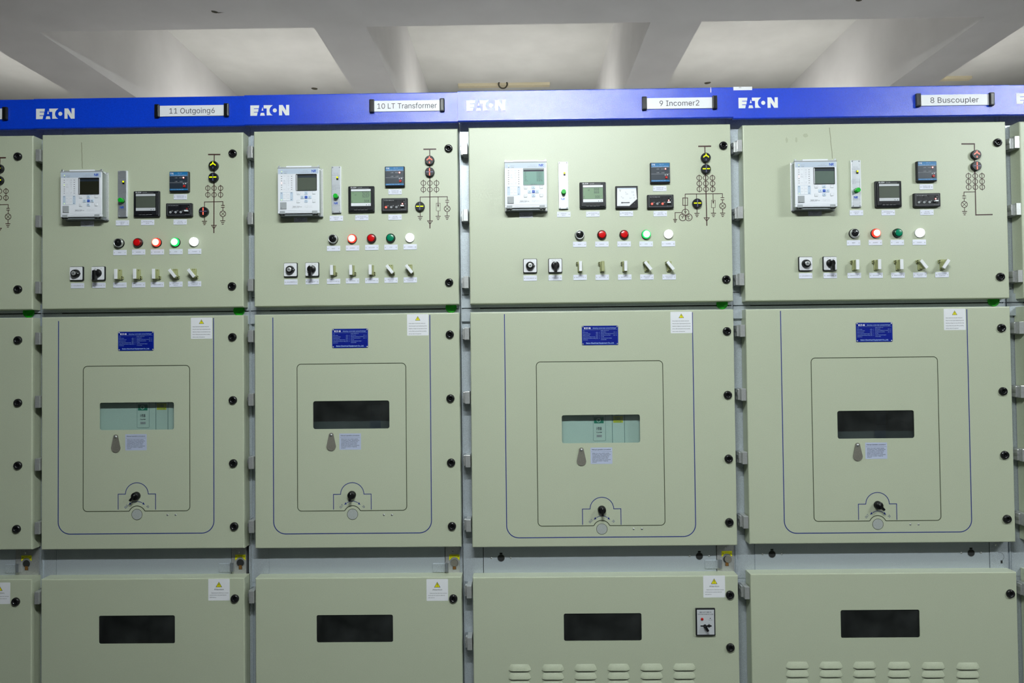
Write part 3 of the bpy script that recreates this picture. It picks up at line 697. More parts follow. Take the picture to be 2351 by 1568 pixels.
# what each cabinet shows, in photograph pixels
DATA = {
 11: dict(relay=(186, 442), lockout=(281, 445), meter=(337, 468.5, 'off'), temp=(412.6, 417.5), volt=(412.2, 482.3, (), True),
   tags=[(200.7, 513.5, 'MANAGEMENT', 'RELAY'), (281.3, 512, 'LOCK OUT', 'RELAY'), (339.2, 511, 'MULTIFUNCTION', 'METER'), (414.2, 452.3, 'TEMPERATURE', 'CONTROLLER'), (413.7, 510, 'VOLTAGE', 'INDICATOR')],
   lampt=[(275.6, 580), (318.5, 579), (361.4, 578.7), (404.3, 578), (447.2, 577.5)], lampy=[558.5, 557.5, 557, 556.5, 555.5], lamps=['black', 'red', 'redon', 'greenon', 'white'],
   linkt=[(178.2, 656), (227.4, 655.3), (275.6, 654.6), (318.5, 654), (361.4, 653.6), (404, 652.8), (446.9, 651.8)], sw=[(176.3, 628), (226.3, 627.6)],
   ly=[631, 630.5, 630.5, 629.5, 629], la=[0, 0, 0, -.66, -.66], side=-1, lw=[1, 1, 1, 1, 1],
   logo=(83.5, 274), plate=(357.5, 527, 241.5, 268.5), num='11 Outgoing6',
   U=(134.5, 133.8, 489, 492.6, 737, 730, 1225), inner=(191, 435.5, 838.5, 1174.5), out=(271.3, 357.3, 1108.3, 1134.5, 1170, 288, 340.5), c=314, knob=(312, 1140, .7), disc=(314.7, 1181), scr=[(384.6, 1182), (403.3, 1182)],
   arrow=(298, 330, 1156, 1151), ot=(290, 1163), it=(339.5, 1163), win=(228.4, 399.4, 923, 987.8), lit=True, drop=(266.5, 998, 1040), stick=(287.6, 337, 996.5, 1034), nplate=(271.3, 353.5, 761.3, 805), warn=(438.5, 487, 729, 778),
   cwin=(226.6, 401.5, 1412.5, 1478.5), cwarn=(478.3, 527.3, 1329.4, 1378), seam=130.5, op=(532.7, 566, 552, 1292), plug=(550, 713)),
 10: dict(relay=(685.2, 433.5), lockout=(772, 435.3), meter=(829.7, 457.5, 'on'), temp=(906.8, 405.8), volt=(906.2, 470.7, (1,), False),
   tags=[(690.3, 503.6, 'MANAGEMENT', 'RELAY'), (772.3, 501.6, 'LOCK OUT', 'RELAY'), (830.7, 500, 'MULTIFUNCTION', 'METER'), (907, 440.6, 'TEMPERATURE', 'CONTROLLER'), (907, 499, 'VOLTAGE', 'INDICATOR')],
   lampt=[(765.9, 570.6), (809.5, 569.6), (853.7, 568.3), (897.6, 567.8), (941.7, 567)], lampy=[549.5, 548.5, 547.8, 547, 546], lamps=['black', 'redon', 'red', 'green', 'white'],
   linkt=[(668, 647.7), (717, 646.7), (765.9, 646), (809.5, 645), (853.7, 644.4), (897.8, 643.4), (942, 642.8)], sw=[(667.5, 619.5), (716.8, 618.6)],
   ly=[622, 621.5, 621, 620, 619.5], la=[0, 0, 0, -.66, -.66], side=-1, lw=[1, 1, 1, 1, 1],
   logo=(575.2, 266.3), plate=(849, 1021, 230.5, 257), num='10 LT Transformer',
   U=(625, 630, 985.8, 992, 729, 723, 1224.5), inner=(683.5, 931.5, 833.5, 1173.5), out=(765.9, 852.4, 1108, 1134.9, 1169.8, 782, 835.6), c=809.8, knob=(807.5, 1138, .15), disc=(809.5, 1180.5), scr=[(881.5, 1182), (900, 1182)],
   arrow=(793, 825, 1156, 1150.5), ot=(784, 1162.5), it=(834.8, 1163), win=(719, 893.7, 919.3, 985.3), lit=False, drop=(760.7, 994, 1038), stick=(779, 829, 995, 1032.5), nplate=(761.5, 846.3, 754.5, 798.8), warn=(933.8, 984.6, 721, 770.8),
   cwin=(727, 902, 1411, 1475.5), cwarn=(979, 1029, 1329.6, 1379), seam=618.4, op=(1022.4, 1056, 1043.3, 1292), plug=(1036, 706)),
 9: dict(relay=(1206.8, 420.5), lockout=(1293.3, 425.4), meter=(1361, 448.5, 'pf'), temp=(1515.2, 397.4), volt=(1515.9, 463, (1, 3), False), vmeter=(1438.4, 453.2),
   tags=[(1207.6, 493.5, 'MANAGEMENT', 'RELAY'), (1294.2, 492.4, 'LOCK OUT', 'RELAY'), (1361, 491.8, 'MULTIFUNCTION', 'METER'), (1438, 490.8, 'MULTIFUNCTION', 'METER'), (1514.5, 433, 'TEMPERATURE', 'CONTROLLER'), (1515.7, 490.8, 'VOLTAGE', 'INDICATOR')],
   lampt=[(1330.8, 561.3), (1381.7, 560.7), (1432.7, 560.4), (1483.3, 560.4), (1534.3, 559.8)], lampy=[540, 539.5, 539, 538.7, 538], lamps=['black', 'red', 'red', 'greenon', 'white'],
   linkt=[(1217.2, 638.9), (1274.7, 638), (1331.7, 637), (1382.6, 636.8), (1434.2, 636.5), (1485.1, 636.2), (1536.1, 636)], sw=[(1217, 610.3), (1274.8, 609.8)],
   ly=[613, 613, 612.5, 612, 612], la=[0, 0, 0, -.66, -.66], side=1, lw=[1, 0, 1, 1, 1],
   logo=(1070.6, 255), plate=(1473.2, 1645.3, 222.3, 253), num='9 Incomer2',
   U=(1158.3, 1163.3, 1591, 1596, 721.3, 717, 1233.2), inner=(1235.3, 1521.3, 828, 1208), out=(1337.7, 1426, 1141.5, 1168.5, 1204.7, 1354.7, 1409), c=1381.9, knob=(1382, 1172, 0), disc=(1381.8, 1214.3), scr=[(1454.7, 1214.3), (1473.8, 1214.3)],
   arrow=(1366, 1398, 1190, 1184.5), ot=(1356.5, 1196.4), it=(1408.3, 1196.4), win=(1290.4, 1469, 951.5, 1018), lit=True, drop=(1334.7, 1028, 1072.3), stick=(1355.6, 1406, 1027, 1065.4), nplate=(1334.4, 1420.7, 747.3, 792.4), warn=(1539, 1589.5, 715.6, 764.9),
   cwin=(1295, 1472.6, 1407.5, 1472), cwarn=(1614.6, 1664.6, 1322, 1371), seam=1110, op=(1645, 1687, 1668.8, 1284), plug=(1657, 697.5), slots=[(1150.4, 1281), (1605.6, 1276.8)], elock=(1618.7, 1426.2),
   louv=[(1193.3, 1539), (1269.2, 1539), (1344.5, 1538.5), (1420.3, 1538), (1496, 1537.5), (1571, 1537)], lw_=50.5),
 8: dict(relay=(1873.5, 418.5), lockout=(1965.5, 421.5), meter=(2039, 445.8, 'off'), temp=(2126.2, 394), volt=(2127.2, 459.5, (), False),
   tags=[(1870.7, 489.4, 'MANAGEMENT', 'RELAY'), (1966, 488.8, 'LOCK OUT', 'RELAY'), (2038.9, 488.5, 'MULTIFUNCTION', 'METER'), (2126.4, 429.4, 'TEMPERATURE', 'CONTROLLER'), (2127.6, 487.9, 'VOLTAGE', 'INDICATOR')],
   lampt=[(1959.5, 557.7), (2009.5, 557), (2059.6, 557), (2110.2, 556.5)], lampy=[536.5, 536, 535.5, 535], lamps=['black', 'redon', 'green', 'white'],
   linkt=[(1849.4, 633.5), (1905.8, 633), (1961, 632.6), (2011, 632.3), (2061.4, 632), (2111.7, 631.4), (2162.4, 630.8)], sw=[(1849, 605.5), (1905, 605)],
   ly=[609.5, 609, 609, 608.5, 608], la=[0, 0, 0, -.66, .60], side=1, lw=[1, 1, 1, 1, 1],
   logo=(1695.4, 249), plate=(2100.2, 2279.4, 214.8, 245.9), num='8 Buscoupler',
   U=(1792.7, 1800.2, 2218.3, 2232.5, 713.8, 710, 1222.7), inner=(1869, 2152, 819, 1197), out=(1971.3, 2059.2, 1130.5, 1157.2, 1193.4, 1987.7, 2041.9), c=2015, knob=(2016.6, 1161.3, -.7), disc=(2015.4, 1203.3), scr=[(2090, 1204), (2108.9, 1204)],
   arrow=(2000, 2031.5, 1178.5, 1173), ot=(1990.4, 1185), it=(2041.6, 1185), win=(1923.4, 2098.3, 941.7, 1007.4), lit=False, drop=(1968.5, 1017, 1061), stick=(1986.8, 2036.5, 1015.4, 1054), nplate=(1964.5, 2049.4, 740.3, 785), warn=(2166.3, 2217.3, 708.4, 758),
   cwin=(1931, 2111, 1399.5, 1465), cwarn=None, seam=1732.3, op=(2270.8, 2315, 2295, 1278), plug=(2279, 691), slots=[(1772.5, 1272.3), (2229.4, 1269.3)],
   louv=[(1830.7, 1533), (1907.7, 1533), (1985, 1533), (2064.3, 1533.5), (2142.5, 1534), (2222, 1535)], lw_=52),
}
def loc_of(u):
    X0 = CAB[u].location.x
    def L(px, py, e=0.0):
        a, b = at(px, py, UY[u]-e); return a-X0, b
    return L

# ---- single line diagrams, in photograph pixels: ('l', width, pts...) ('c', x, y, r) ('g', x, y) ground ('t' triangle)
def ground(D, x, y, s=1.0):
    D.append(('l', 1.7, [(x-5.8*s, y), (x+5.8*s, y)])); D.append(('l', 1.7, [(x-3.8*s, y+3.9*s), (x+3.8*s, y+3.9*s)])); D.append(('l', 1.7, [(x-2.2*s, y+7.6*s), (x+2.2*s, y+7.6*s)]))
def crosslamp(D, x, y, r):
    D.append(('c', x, y, r, 1.5)); k = r*.68
    D.append(('l', 1.1, [(x-k, y-k), (x+k, y+k)])); D.append(('l', 1.1, [(x-k, y+k), (x+k, y-k)]))
def sld(u):
    D = []
    l = lambda w, *p: D.append(('l', w, list(p)))
    if u in (11, 12):
        l(3, (477.8, 354.8), (506, 354.8)); l(2.2, (492, 356), (491.6, 430)); l(2.2, (491.6, 430), (491.2, 535.3))
        for x, y0 in ((477.3, 0), (491.7, 0), (506.6, 0)):
            for y in (432, 447.2): D.append(('c', x, y, 5.4, 1.4))
            l(1.4, (x, 424.5), (x, 454.8))
        l(1.5, (469.6, 487), (469.6, 463.6), (511.9, 462.8), (511.9, 471.2)); l(1.5, (469.6, 490), (469.8, 507))
        ground(D, 469.7, 508)
        l(1.5, (507.7, 471.5), (516, 471.5)); l(1.5, (507.7, 475.9), (516, 475.9)); l(1.5, (511.9, 476), (511.8, 484)); crosslamp(D, 511.7, 490.9, 6.8); l(1.5, (511.6, 497.5), (511.6, 506.5)); ground(D, 511.5, 507)
        l(1.5, (485.8, 517.2), (496.8, 517.2), (491.3, 525.5), (485.8, 517.2))
    if u == 10:
        l(3, (972, 342.8), (1001.5, 342.4)); l(2.2, (986.7, 344), (987, 420)); l(2.2, (987, 420), (987.2, 524.6))
        for x in (972.1, 986.9, 1002.2):
            for y in (420.4, 435.2): D.append(('c', x, y, 5.6, 1.4))
            l(1.4, (x, 412.5), (x, 443.3))
        l(1.5, (964.6, 476), (964.6, 452.5), (1027, 451.5), (1027, 459.7)); l(1.5, (964.6, 478), (964.8, 496.5)); ground(D, 964.8, 497)
        l(1.4, (1006, 452), (1006, 474)); l(.8, (1001.8, 466.6), (1010.7, 466.6), (1010.7, 484.2), (1001.8, 484.2), (1001.8, 466)); l(1.4, (1006.2, 484), (1006.2, 496)); ground(D, 1006, 496.5)
        D.append(('p', [(1003.9, 470), (1008.1, 470), (1006, 477)]))
        l(1.5, (1022.5, 460), (1031, 460)); l(1.5, (1022.5, 464.3), (1031, 464.3)); l(1.5, (1026.8, 464), (1026.8, 473)); crosslamp(D, 1026.7, 479.4, 6.8); l(1.5, (1026.7, 486), (1026.7, 495.5)); ground(D, 1026.6, 496)
        l(1.5, (981.6, 507), (992.8, 507), (987.2, 515.3), (981.6, 507))
    if u == 9:
        l(3.2, (1603, 336), (1632.6, 335.7)); l(2.3, (1618.1, 337), (1619.8, 400)); l(2.3, (1619.8, 400), (1622.8, 518.5))
        for x in (1605.2, 1620.2, 1635.5):
            for i, y in enumerate((408.4, 421.3, 434.3)): D.append(('c', x+i*.3, y, 5.6, 1.5))
            l(1.4, (x-.1, 401), (x+.7, 441.8))
        l(1.5, (1573, 489), (1573, 445.5), (1658.5, 444.6), (1658.5, 453.5))
        l(1.6, (1567.6, 454.4), (1578.6, 454.4), (1578.6, 471.5), (1567.6, 471.5), (1567.6, 453.6))
        D.append(('c', 1573.7, 488, 7.9, 1.5)); D.append(('c', 1567.4, 499, 7.9, 1.5)); D.append(('c', 1581, 499, 7.9, 1.5))
        for (cx, cy) in ((1573.7, 488), (1567, 499)):
            l(1.3, (cx, cy+3.4), (cx, cy)); l(1.3, (cx-2.6, cy-2.8), (cx, cy), (cx+2.6, cy-2.8))
        l(1.3, (1584, 495.5), (1580, 497), (1580, 503), (1584.5, 502)); l(1.3, (1577.5, 496), (1580, 499))
        l(1.5, (1566, 488), (1549.8, 488.2), (1550, 503.8)); ground(D, 1550, 504, .8)
        l(1.5, (1599, 445.3), (1599.3, 462)); l(1.5, (1600, 470), (1600.2, 489.5)); ground(D, 1600, 489.8)
        l(1.4, (1636.8, 445), (1637.3, 466)); l(.9, (1633.2, 460), (1642, 460), (1642, 476.8), (1633.2, 476.8), (1633.2, 459.6)); l(1.4, (1638, 476.8), (1638, 489)); ground(D, 1638, 489.6); D.append(('p', [(1635.4, 462), (1639.6, 462), (1637.6, 469)]))
        l(1.5, (1654.3, 453.8), (1662.9, 453.8)); l(1.5, (1654.3, 458.6), (1662.9, 458.6)); l(1.5, (1658.6, 458.8), (1658.8, 466)); crosslamp(D, 1659, 472.9, 6.9); l(1.5, (1659.1, 479.8), (1659.1, 488.8)); ground(D, 1659.1, 489.3)
        l(1.5, (1616.5, 500), (1628.3, 500), (1622.4, 508), (1616.5, 500))
    if u == 8:
        l(3.0, (2207, 330.5), (2238, 330.4)); l(2.3, (2236.9, 330), (2237.3, 400)); l(2.3, (2237.9, 380), (2240.3, 492.6), ); l(2.6, (2239, 493.4), (2278.9, 492.6))
        for x in (2223.4, 2238.7, 2254.3):
            for i, y in enumerate((403.9, 416.6, 429.6)): D.append(('c', x+i*.3, y, 5.6, 1.4))
            l(1.3, (x, 396.3), (x+.8, 437.3))
        l(1.4, (2239, 440.6), (2212.9, 440.9), (2212.9, 449.5)); l(1.4, (2208.9, 449.9), (2218, 449.9)); l(1.4, (2208.9, 454.6), (2218, 454.6)); l(1.4, (2213.5, 454.6), (2213.6, 462.5)); crosslamp(D, 2213.8, 469.4, 7); l(1.4, (2214, 476.5), (2214.2, 485)); ground(D, 2214.4, 485.5)
    return D
def draw_sld(mb, D, L, ox, oz, dx=0.0, dz=0.0):
    S = (2.46)/F; Y = -.0004
    k = 0
    for it in D:
        k += 1; y = Y-.00002*(k % 20)
        if it[0] == 'l':
            pts = [(L(*p)[0]-ox+dx, L(*p)[1]-oz+dz) for p in it[2]]
            if len(pts) > 3 and pts[0] == pts[-1]: mb.line(pts[:-1], it[1]*S, y, 'maroon', True)
            else: mb.line(pts, it[1]*S, y, 'maroon')
        elif it[0] == 'c':
            p = L(it[1], it[2]); mb.ring(p[0]-ox+dx, p[1]-oz+dz, it[3]*S, it[4]*S, y, 'maroon', 20)
        else: mb.flat([(L(*p)[0]-ox+dx, L(*p)[1]-oz+dz) for p in it[1]][::-1], y, 'maroon')

def build(u):
    i = order.index(u); s0, s1 = seams[i], seams[i+1]; xm = (s0+s1)/2
    cab = thing('switchgear_cabinet', names[u], 'electrical cabinet', (xm, UY[u], 0), 'switchgear cabinets in one row'); CAB[u] = cab
    L = loc_of(u); A, B = spans[u][0]-xm, spans[u][1]-xm; a, b = s0-xm, s1-xm; g = .0016
    dcx, dw = (A+B)/2, B-A
    # ---- body
    FY = .053
    mb = MB()
    for (x0, x1) in ((a+g, a+.070), (b-.012, b-g)):
        mb.box(x0, x1, FY, FY+.045, 0, 2.30, 'galv', .0008)
    for (x0, x1) in ((a+g, a+g+.0035), (b-g-.0035, b-g)): mb.box(x0, x1, FY-.006, FY+.002, .08, 2.255, 'galv')
    mb.box(a+.012, b-.012, FY+.004, FY+.05, 2.235, 2.30, 'galv')
    mb.box(a+.012, b-.004, FY+.002, FY+.05, ZUB-.050, ZUB+.030, 'galv')
    zm = (ZUB+ZLT)/2+.002
    mb.box(a+.004, b-.004, FY-.012, FY+.004, zm+.002, ZUB+.02, 'galv'); mb.box(a+.004, b-.004, FY-.012, FY+.004, ZLT-.03, zm-.002, 'galv')
    mb.box(a+.004, b-.004, FY+.0005, FY+.003, zm-.004, zm+.004, 'gap')
    mb.box(a+.012, b-.012, FY+.002, FY+.05, .0, .10, 'galv')
    for zz in (2.205, 1.669, 1.575):
        mb.box(a+g, a+.030, FY-.0004, FY+.002, zz-.0011, zz+.0011, 'gap'); mb.box(b-.012, b-g, FY-.0004, FY+.002, zz-.0011, zz+.0011, 'gap')
    # shell
    mb.box(a+g, a+.004, FY+.04, 1.45, 0, 2.28, 'galv'); mb.box(b-.004, b-g, FY+.04, 1.45, 0, 2.28, 'galv')
    mb.box(a+g, b-g, FY+.04, 1.45, 2.272, 2.282, 'galv'); mb.box(a+g, b-g, 1.445, 1.452, 0, 2.28, 'galv')
    mb.box(a+.004, b-.004, .42, .43, 0.05, 2.27, 'inside'); mb.box(a+.05, b-.05, .16, .165, .25, .62, 'inside'); mb.box(a+.004, b-.004, FY+.05, .42, 1.60, 1.605, 'inside'); mb.box(a+.004, b-.004, FY+.05, .42, .70, .705, 'inside')  # dark sheets stand in for the unlit interior; one added behind the cable window
    put('frame', mb, cab, (0, 0, 0))
    # ---- canopy
    mb = MB(); c0, c1 = a+.0005, b-.0005
    prof = [(-.001, ZCB+.003), (-.001, ZCT-.004), (.0015, ZCT-.0012), (.006, ZCT), (.080, ZCT), (.080, ZCT-.012), (.0515, ZCT-.012), (.0515, ZCB+.040), (.012, ZCB+.040), (.012, ZCB), (.002, ZCB)]
    n = len(prof); vs = [(c0, y, z) for y, z in prof]+[(c1, y, z) for y, z in prof]
    mb.add(vs, [(k, k+n, (k+1) % n+n, (k+1) % n) for k in range(n)]+[(0, 1, 2, 3, 8, 9, 10), (3, 4, 5, 6, 7, 8), tuple(n+i for i in (10, 9, 8, 3, 2, 1, 0)), tuple(n+i for i in (8, 7, 6, 5, 4, 3))], 'blue')
    cp = put('canopy', mb, cab, (0, 0, 0), 'blue painted top panel')
    if u in DATA or u == 7:
        lx, lz = (DATA[u]['logo'] if u in DATA else (2333, 239))
        q = L(lx, lz); mb = MB(); eaton(mb, 0, 0, .0375 if u != 7 else .0375, -.0006, 'logo')
        put('logo', mb, cp, (q[0], -.001, q[1]), 'white lettering EATON')
    mb = MB(); nx = at(85+(565 if u == 11 else 0)*0, 224, 0)[0]
    mb.box(a+.008, a+.062, .010, .030, ZCT-.001, ZCT+.0016, 'white' if u == 9 else 'gap')
    if u in (12, 11, 10, 9): put('lifting_slot', mb, cp, (0, 0, 0))
    # ---- doors
    zc_u = (ZUT+ZUB)/2
    md = door_mesh(dw, ZUB-zc_u, ZUT-zc_u)
    ud = put('instrument_door', md, cab, (dcx, 0, zc_u))
    D = DATA.get(u)
    win = None
    zl = (ZLT+ZLB)/2
    if D:
        x0, x1, y0, y1 = D['win']; p0 = L(x0, y1); p1 = L(x1, y0)
        win = ((p0[0]+p1[0])/2-dcx, (p0[1]+p1[1])/2-zl, p1[0]-p0[0], p1[1]-p0[1], .0075)
    ml = door_mesh(dw, ZLB-zl, ZLT-zl, win)
    if D: lower_marks(ml, D, L, dcx, zl)
    ld = put('breaker_door', ml, cab, (dcx, 0, zl))
    zb = ZBT/2+.03
    cwin = None
    if D:
        x0, x1, y0, y1 = D['cwin']; p0 = L(x0, y1); p1 = L(x1, y0)
        cwin = ((p0[0]+p1[0])/2-dcx, (p0[1]+p1[1])/2-zb, p1[0]-p0[0], p1[1]-p0[1], .0065)
    mc = door_mesh(dw, .08-zb, ZBT-zb, cwin)
    cd = put('cable_door', mc, cab, (dcx, 0, zb))
    # door furniture
    for k, (px, py) in enumerate(lockpx[u]):
        q = L(px, py, .004); dr, zz = (ud, zc_u) if k < 2 else ((ld, zl) if k < 6 else (cd, zb))
        put('door_lock', ('lock', door_lock), dr, (q[0]-dcx, 0, q[1]-zz))
    if u not in (12,):
        for k, hz in enumerate(HZ):
            if k == 8 and u not in (9,): continue
            dr, zz = (ud, zc_u) if k < 3 else ((ld, zl) if k < 7 else (cd, zb))
            if u in (9,) and k >= 7: hz = [at(1074, 1356, .014)[1], at(1074, 1474, .014)[1]][k-7]
            put('hinge', ('hinge', hinge), dr, (A-dcx-.0125, 0, hz-zz))
    if win:
        mb = MB(); mb.flat(rr(0, 0, win[2]+.01, win[3]+.01, .008), .0, 'glass'); put('window_pane', mb, ld, (win[0], .0035, win[1]))
        mb = MB(); mb.flat(rr(0, 0, cwin[2]+.01, cwin[3]+.01, .008), .0, 'glass'); put('window_pane', mb, cd, (cwin[0], .0035, cwin[1]))
    # ---- panel between the doors
    zA, zB = ZBT-.03, ZLB+.02
    mb = MB()
    if D: sx = L(D['seam'], 1290, -FY)[0]; ox0 = L(D['op'][0], 1280, -FY)[0]; ox1 = min(L(D['op'][1], 1280, -FY)[0], b-.010)
    else: sx = a+.075; ox0 = L(38, 1290, -FY)[0] if u == 12 else b-.07; ox1 = b-.012
    mb.box(a+.004, sx-.0012, FY-.002, FY+.02, zA, zB, 'galv'); mb.box(sx+.0012, ox0-.0016, FY-.003, FY+.02, zA, zB, 'galv'); mb.box(a+.004, b-.004, FY+.015, FY+.03, zA, zB, 'gap')
    pn = put('earthing_switch_panel', mb, cab, (0, 0, 0))
    for (px, py) in (D or {}).get('slots', []):
        q = L(px, py, -FY+.003)
        def ks():
            mb = MB(); mb.flat(circ(0, 0, .0128, 20), 0, 'gap'); mb.cbox(0, .0145, .0100, .0085, 0, .0003, 'gap'); mb.ring(0, 0, .0128, .0012, -.0003, 'galvdark', 20); return mb
        put('key_slot', ('kslot', ks), pn, (q[0], FY-.0034, q[1]))
        for sx_ in (-1, 1): put('screw', ('scr', lambda: screw(.0036)), pn, (q[0]+sx_*.0345, FY-.0032, q[1]))
    # ---- operating plate with its yellow sticker
    if u != 7:
        mb = MB(); mb.box(ox0+.0004, ox1, FY-.005, FY+.01, zA, zB, 'zinc' if u != 8 else 'galv', .0006)
        op = put('operating_plate', mb, cab, (0, 0, 0))
        hp = (D['op'][2], D['op'][3]) if D else (61, 1294)
        q = L(*hp, -FY+.005); yy = FY-.0054
        if u == 8:
            mb = MB(); mb.ring(0, 0, .0150, .0016, 0, 'galvdark', 24, -.4*PI, .62*PI); mb.cbox(.0065, -.0185, .0065, .0105, 0, .0003, 'gap')
            put('key_slot', mb, op, (q[0], yy, q[1]))
            q2 = L(2286.6, 1251.5, -FY+.005); put('screw', ('scr', lambda: screw(.0036)), op, (q2[0], yy, q2[1]))
        else:
            mb = MB(); pts = [(-.0185, -.0020), (-.0185, .0185), (.0185, .0185), (.0185, -.0020)]+[(.0155*math.cos(t), .0155*math.sin(t)-.0055) for t in [PI*(.18+.64*k/8) for k in range(9)]]
            mb.prism(pts, -.0006, 0, 'yellab'); mb.line([(-.008, .0138), (0, .0148), (.008, .0138)], .0008, -.0008, 'ink')
            for sx_ in (-1, 1): mb.text('ON' if sx_ > 0 else 'OFF', sx_*.0135, .0100, .0045, .0050, -.0008, 'ink', rot=PI/2)
            put('sticker', mb, op, (q[0], yy, q[1]+.011), 'yellow sticker arched over the hole')
            mb = MB(); mb.flat(circ(0, 0, .0135, 24), 0, 'gap'); mb.cbox(0, -.0165, .0125, .0150, 0, .0003, 'gap'); mb.ring(0, 0, .0138, .0016, -.0006, 'steel', 24)
            mb.cbox(0, -.0160, .0100, .0140, -.0008, .0, 'brass')
            if u in (10, 9): mb.prism([(x_*.95, z_*.95) for x_, z_ in circ(0, 0, .0132, 20)] if u == 10 else [(x_, z_) for x_, z_ in circ(.004, .001, .0125, 20)], -.0025, -.0010, 'drop')
            put('key_hole', mb, op, (q[0], yy, q[1]), 'round hole with a brass tongue')
            mb = MB()
            mb.box(-.074, -.0300, -.0006, .0030, -.0210, .0095, 'galv', .0006)
            for dx in (-.0285, -.0185): mb.box(dx-.0014, dx+.0014, -.0100, .0, -.0170, .0150, 'steel', .0005)
            mb.box(-.0285, -.0185, -.0110, -.0090, -.0165, .0145, 'galvdark', .0006)
            put('latch_bracket', mb, op, (q[0]-.0035, yy, q[1]-.012), 'small spring latch')
            put('screw', ('scr', lambda: screw(.0036)), op, (q[0]-.006, yy, q[1]+.0430-.004))
    # ---- green plug behind the gap
    q = L(*(D['plug'] if D else (68, 717.5)), -FY+.01) if u != 7 else None
    if q:
        def pl():
            mb = MB(); mb.cyl(0, 0, .0200, -.006, 0, 'plug', 28, .0015); return mb
        put('round_plug', ('plug', pl), cab, (q[0], FY-.0122, q[1]), 'bright green round plug')
    # ---- stencilled diagram and its indicators
    if u in (11, 10, 9, 8, 12):
        mb = MB()
        if u == 12:
            L11 = loc_of(11); r1 = L11(506.6, 432); r2 = L(14, 439)
            draw_sld(mb, sld(11), L11, r1[0]-r2[0]+dcx, r1[1]-r2[1]+zc_u)
            w1 = lambda px, py: (L11(px, py)[0]-r1[0]+r2[0], L11(px, py)[1]-r1[1]+r2[1])
            inds = [(492, 381, 'arc', 'y'), (491.8, 408, 'hor', 'y')]
        else:
            draw_sld(mb, sld(u), L, dcx, zc_u); w1 = L
            inds = {11: [(492, 381.5, 'arc', 'y'), (491.8, 408.5, 'hor', 'y'), (469.6, 486.5, 'ver', 'r')], 10: [(986.9, 369.5, 'arc', 'r'), (987.1, 396.3, 'ver', 'r'), (964.7, 475, 'hor', 'y')],
                    9: [(1619.2, 363, 'arc', 'y'), (1619.6, 389.3, 'hor', 'y'), (1599.6, 467.8, 'hor', 'y')], 8: [(2238.2, 356.5, 'arc', 'r'), (2238.7, 382.5, 'ver', 'r')]}[u]
        put('mimic_diagram', mb, ud, (0, 0, 0), 'dark red line diagram')
        for (px, py, k, c) in inds:
            q = w1(px, py); pos_ind(cab, q[0], q[1], k, c)
    if u == 12:
        q = L(20, 262); plate_holder(cab, q[0]-.134, q[1], .268, '')
        q = L(-1, 1362); stick_warn2(cab, q[0], q[1])
    if not D: return
    # ---- instruments
    q = L(*D['relay'], .040); relay(cab, q[0], q[1]-.002, on=(u == 9), led={11: 'g', 10: 'r', 8: 'r'}.get(u), tone={11: 'lcdoff', 8: 'lcdg'}.get(u, 'lcd'))
    q = L(*D['lockout'], .006); lockout(cab, *q)
    q = L(*D['meter'][:2], .007); meter(cab, q[0], q[1], D['meter'][2])
    q = L(*D['temp'], .007); tempctl(cab, *q)
    q = L(*D['volt'][:2], .007); voltind(cab, q[0], q[1], D['volt'][2], D['volt'][3])
    if 'vmeter' in D: q = L(*D['vmeter'], .006); voltmeter(cab, *q)
    for t in D['tags']: q = L(t[0], t[1]); plate(cab, q[0], q[1], t[2:])
    lt = {'black': ('RESET',), 'white': ('CHARGED',), 'green': ('STOP',), 'greenon': ('STOP',)}
    nred = 0
    for (px, py), ly, k in zip(D['lampt'], D['lampy'], D['lamps']):
        q = L(px, py)
        if k in lt: t = lt[k]
        else: t = (('RUNNING',), ('CB CLOSED',))[nred]; nred += 1
        plate(cab, q[0], q[1], t); lamp(cab, q[0], L(px, ly)[1], k)
    LT = [('LOCAL/REMOTE',), ('OPEN/CLOSE',), ('REMOTE CLOSE',), ('RECLOSING',), ('REMOTE OPEN',), ('RECLOSING', 'CIRCUIT'), ('MAINTENANCE', 'CONDITION')]
    for k, (px, py) in enumerate(D['linkt']):
        q = L(px, py); plate(cab, q[0], q[1], LT[k])
        if k < 2: s_ = L(*D['sw'][k], .006); cam_switch(cab, s_[0], s_[1], 'key' if k == 0 else 'handle')
        else: link(cab, q[0], L(px, D['ly'][k-2])[1], D['la'][k-2], D['side'], bool(D['lw'][k-2]))
    # ---- name card in its two end clips
    x0, x1, y0, y1 = D['plate']; p0 = L(x0, (y0+y1)/2); p1 = L(x1, (y0+y1)/2)
    plate_holder(cab, (p0[0]+p1[0])/2, (p0[1]+p1[1])/2, p1[0]-p0[0], D['num'])
    # ---- things on the breaker door
    def mid(t, e=0.0):
        p0 = L(t[0], t[3], e); p1 = L(t[1], t[2], e); return (p0[0]+p1[0])/2, (p0[1]+p1[1])/2
    q = mid(D['nplate']); nameplate(cab, *q)
    q = mid(D['warn']); stick_warn1(cab, *q)
    q = mid(D['stick']); manual(cab, *q)
    if D['cwarn']: q = mid(D['cwarn']); stick_warn2(cab, *q)
    p0 = L(D['drop'][0], D['drop'][1]+5); 
    def dr():
        mb = MB(); pts = [(.0085*math.cos(t), .0085*math.sin(t)) for t in [PI*k/10 for k in range(11)]]+[(.0165*math.cos(t), -.0385+.0165*math.sin(t)) for t in [PI+PI*k/12 for k in range(13)]]
        mb.prism(pts, -.0030, -.0005, 'drop'); return mb
    c = put('keyhole_cover', ('drop', dr), cab, (p0[0], 0, p0[1]), 'drop shaped metal cover plate')
    def rv():
        mb = MB(); mb.lathe(0, 0, [(0, -.0034), (.0030, -.0030), (.0052, -.0010), (.0054, 0)], 'steel', 16); return mb
    put('rivet', ('rivet', rv), c, (0, -.003, .0005))
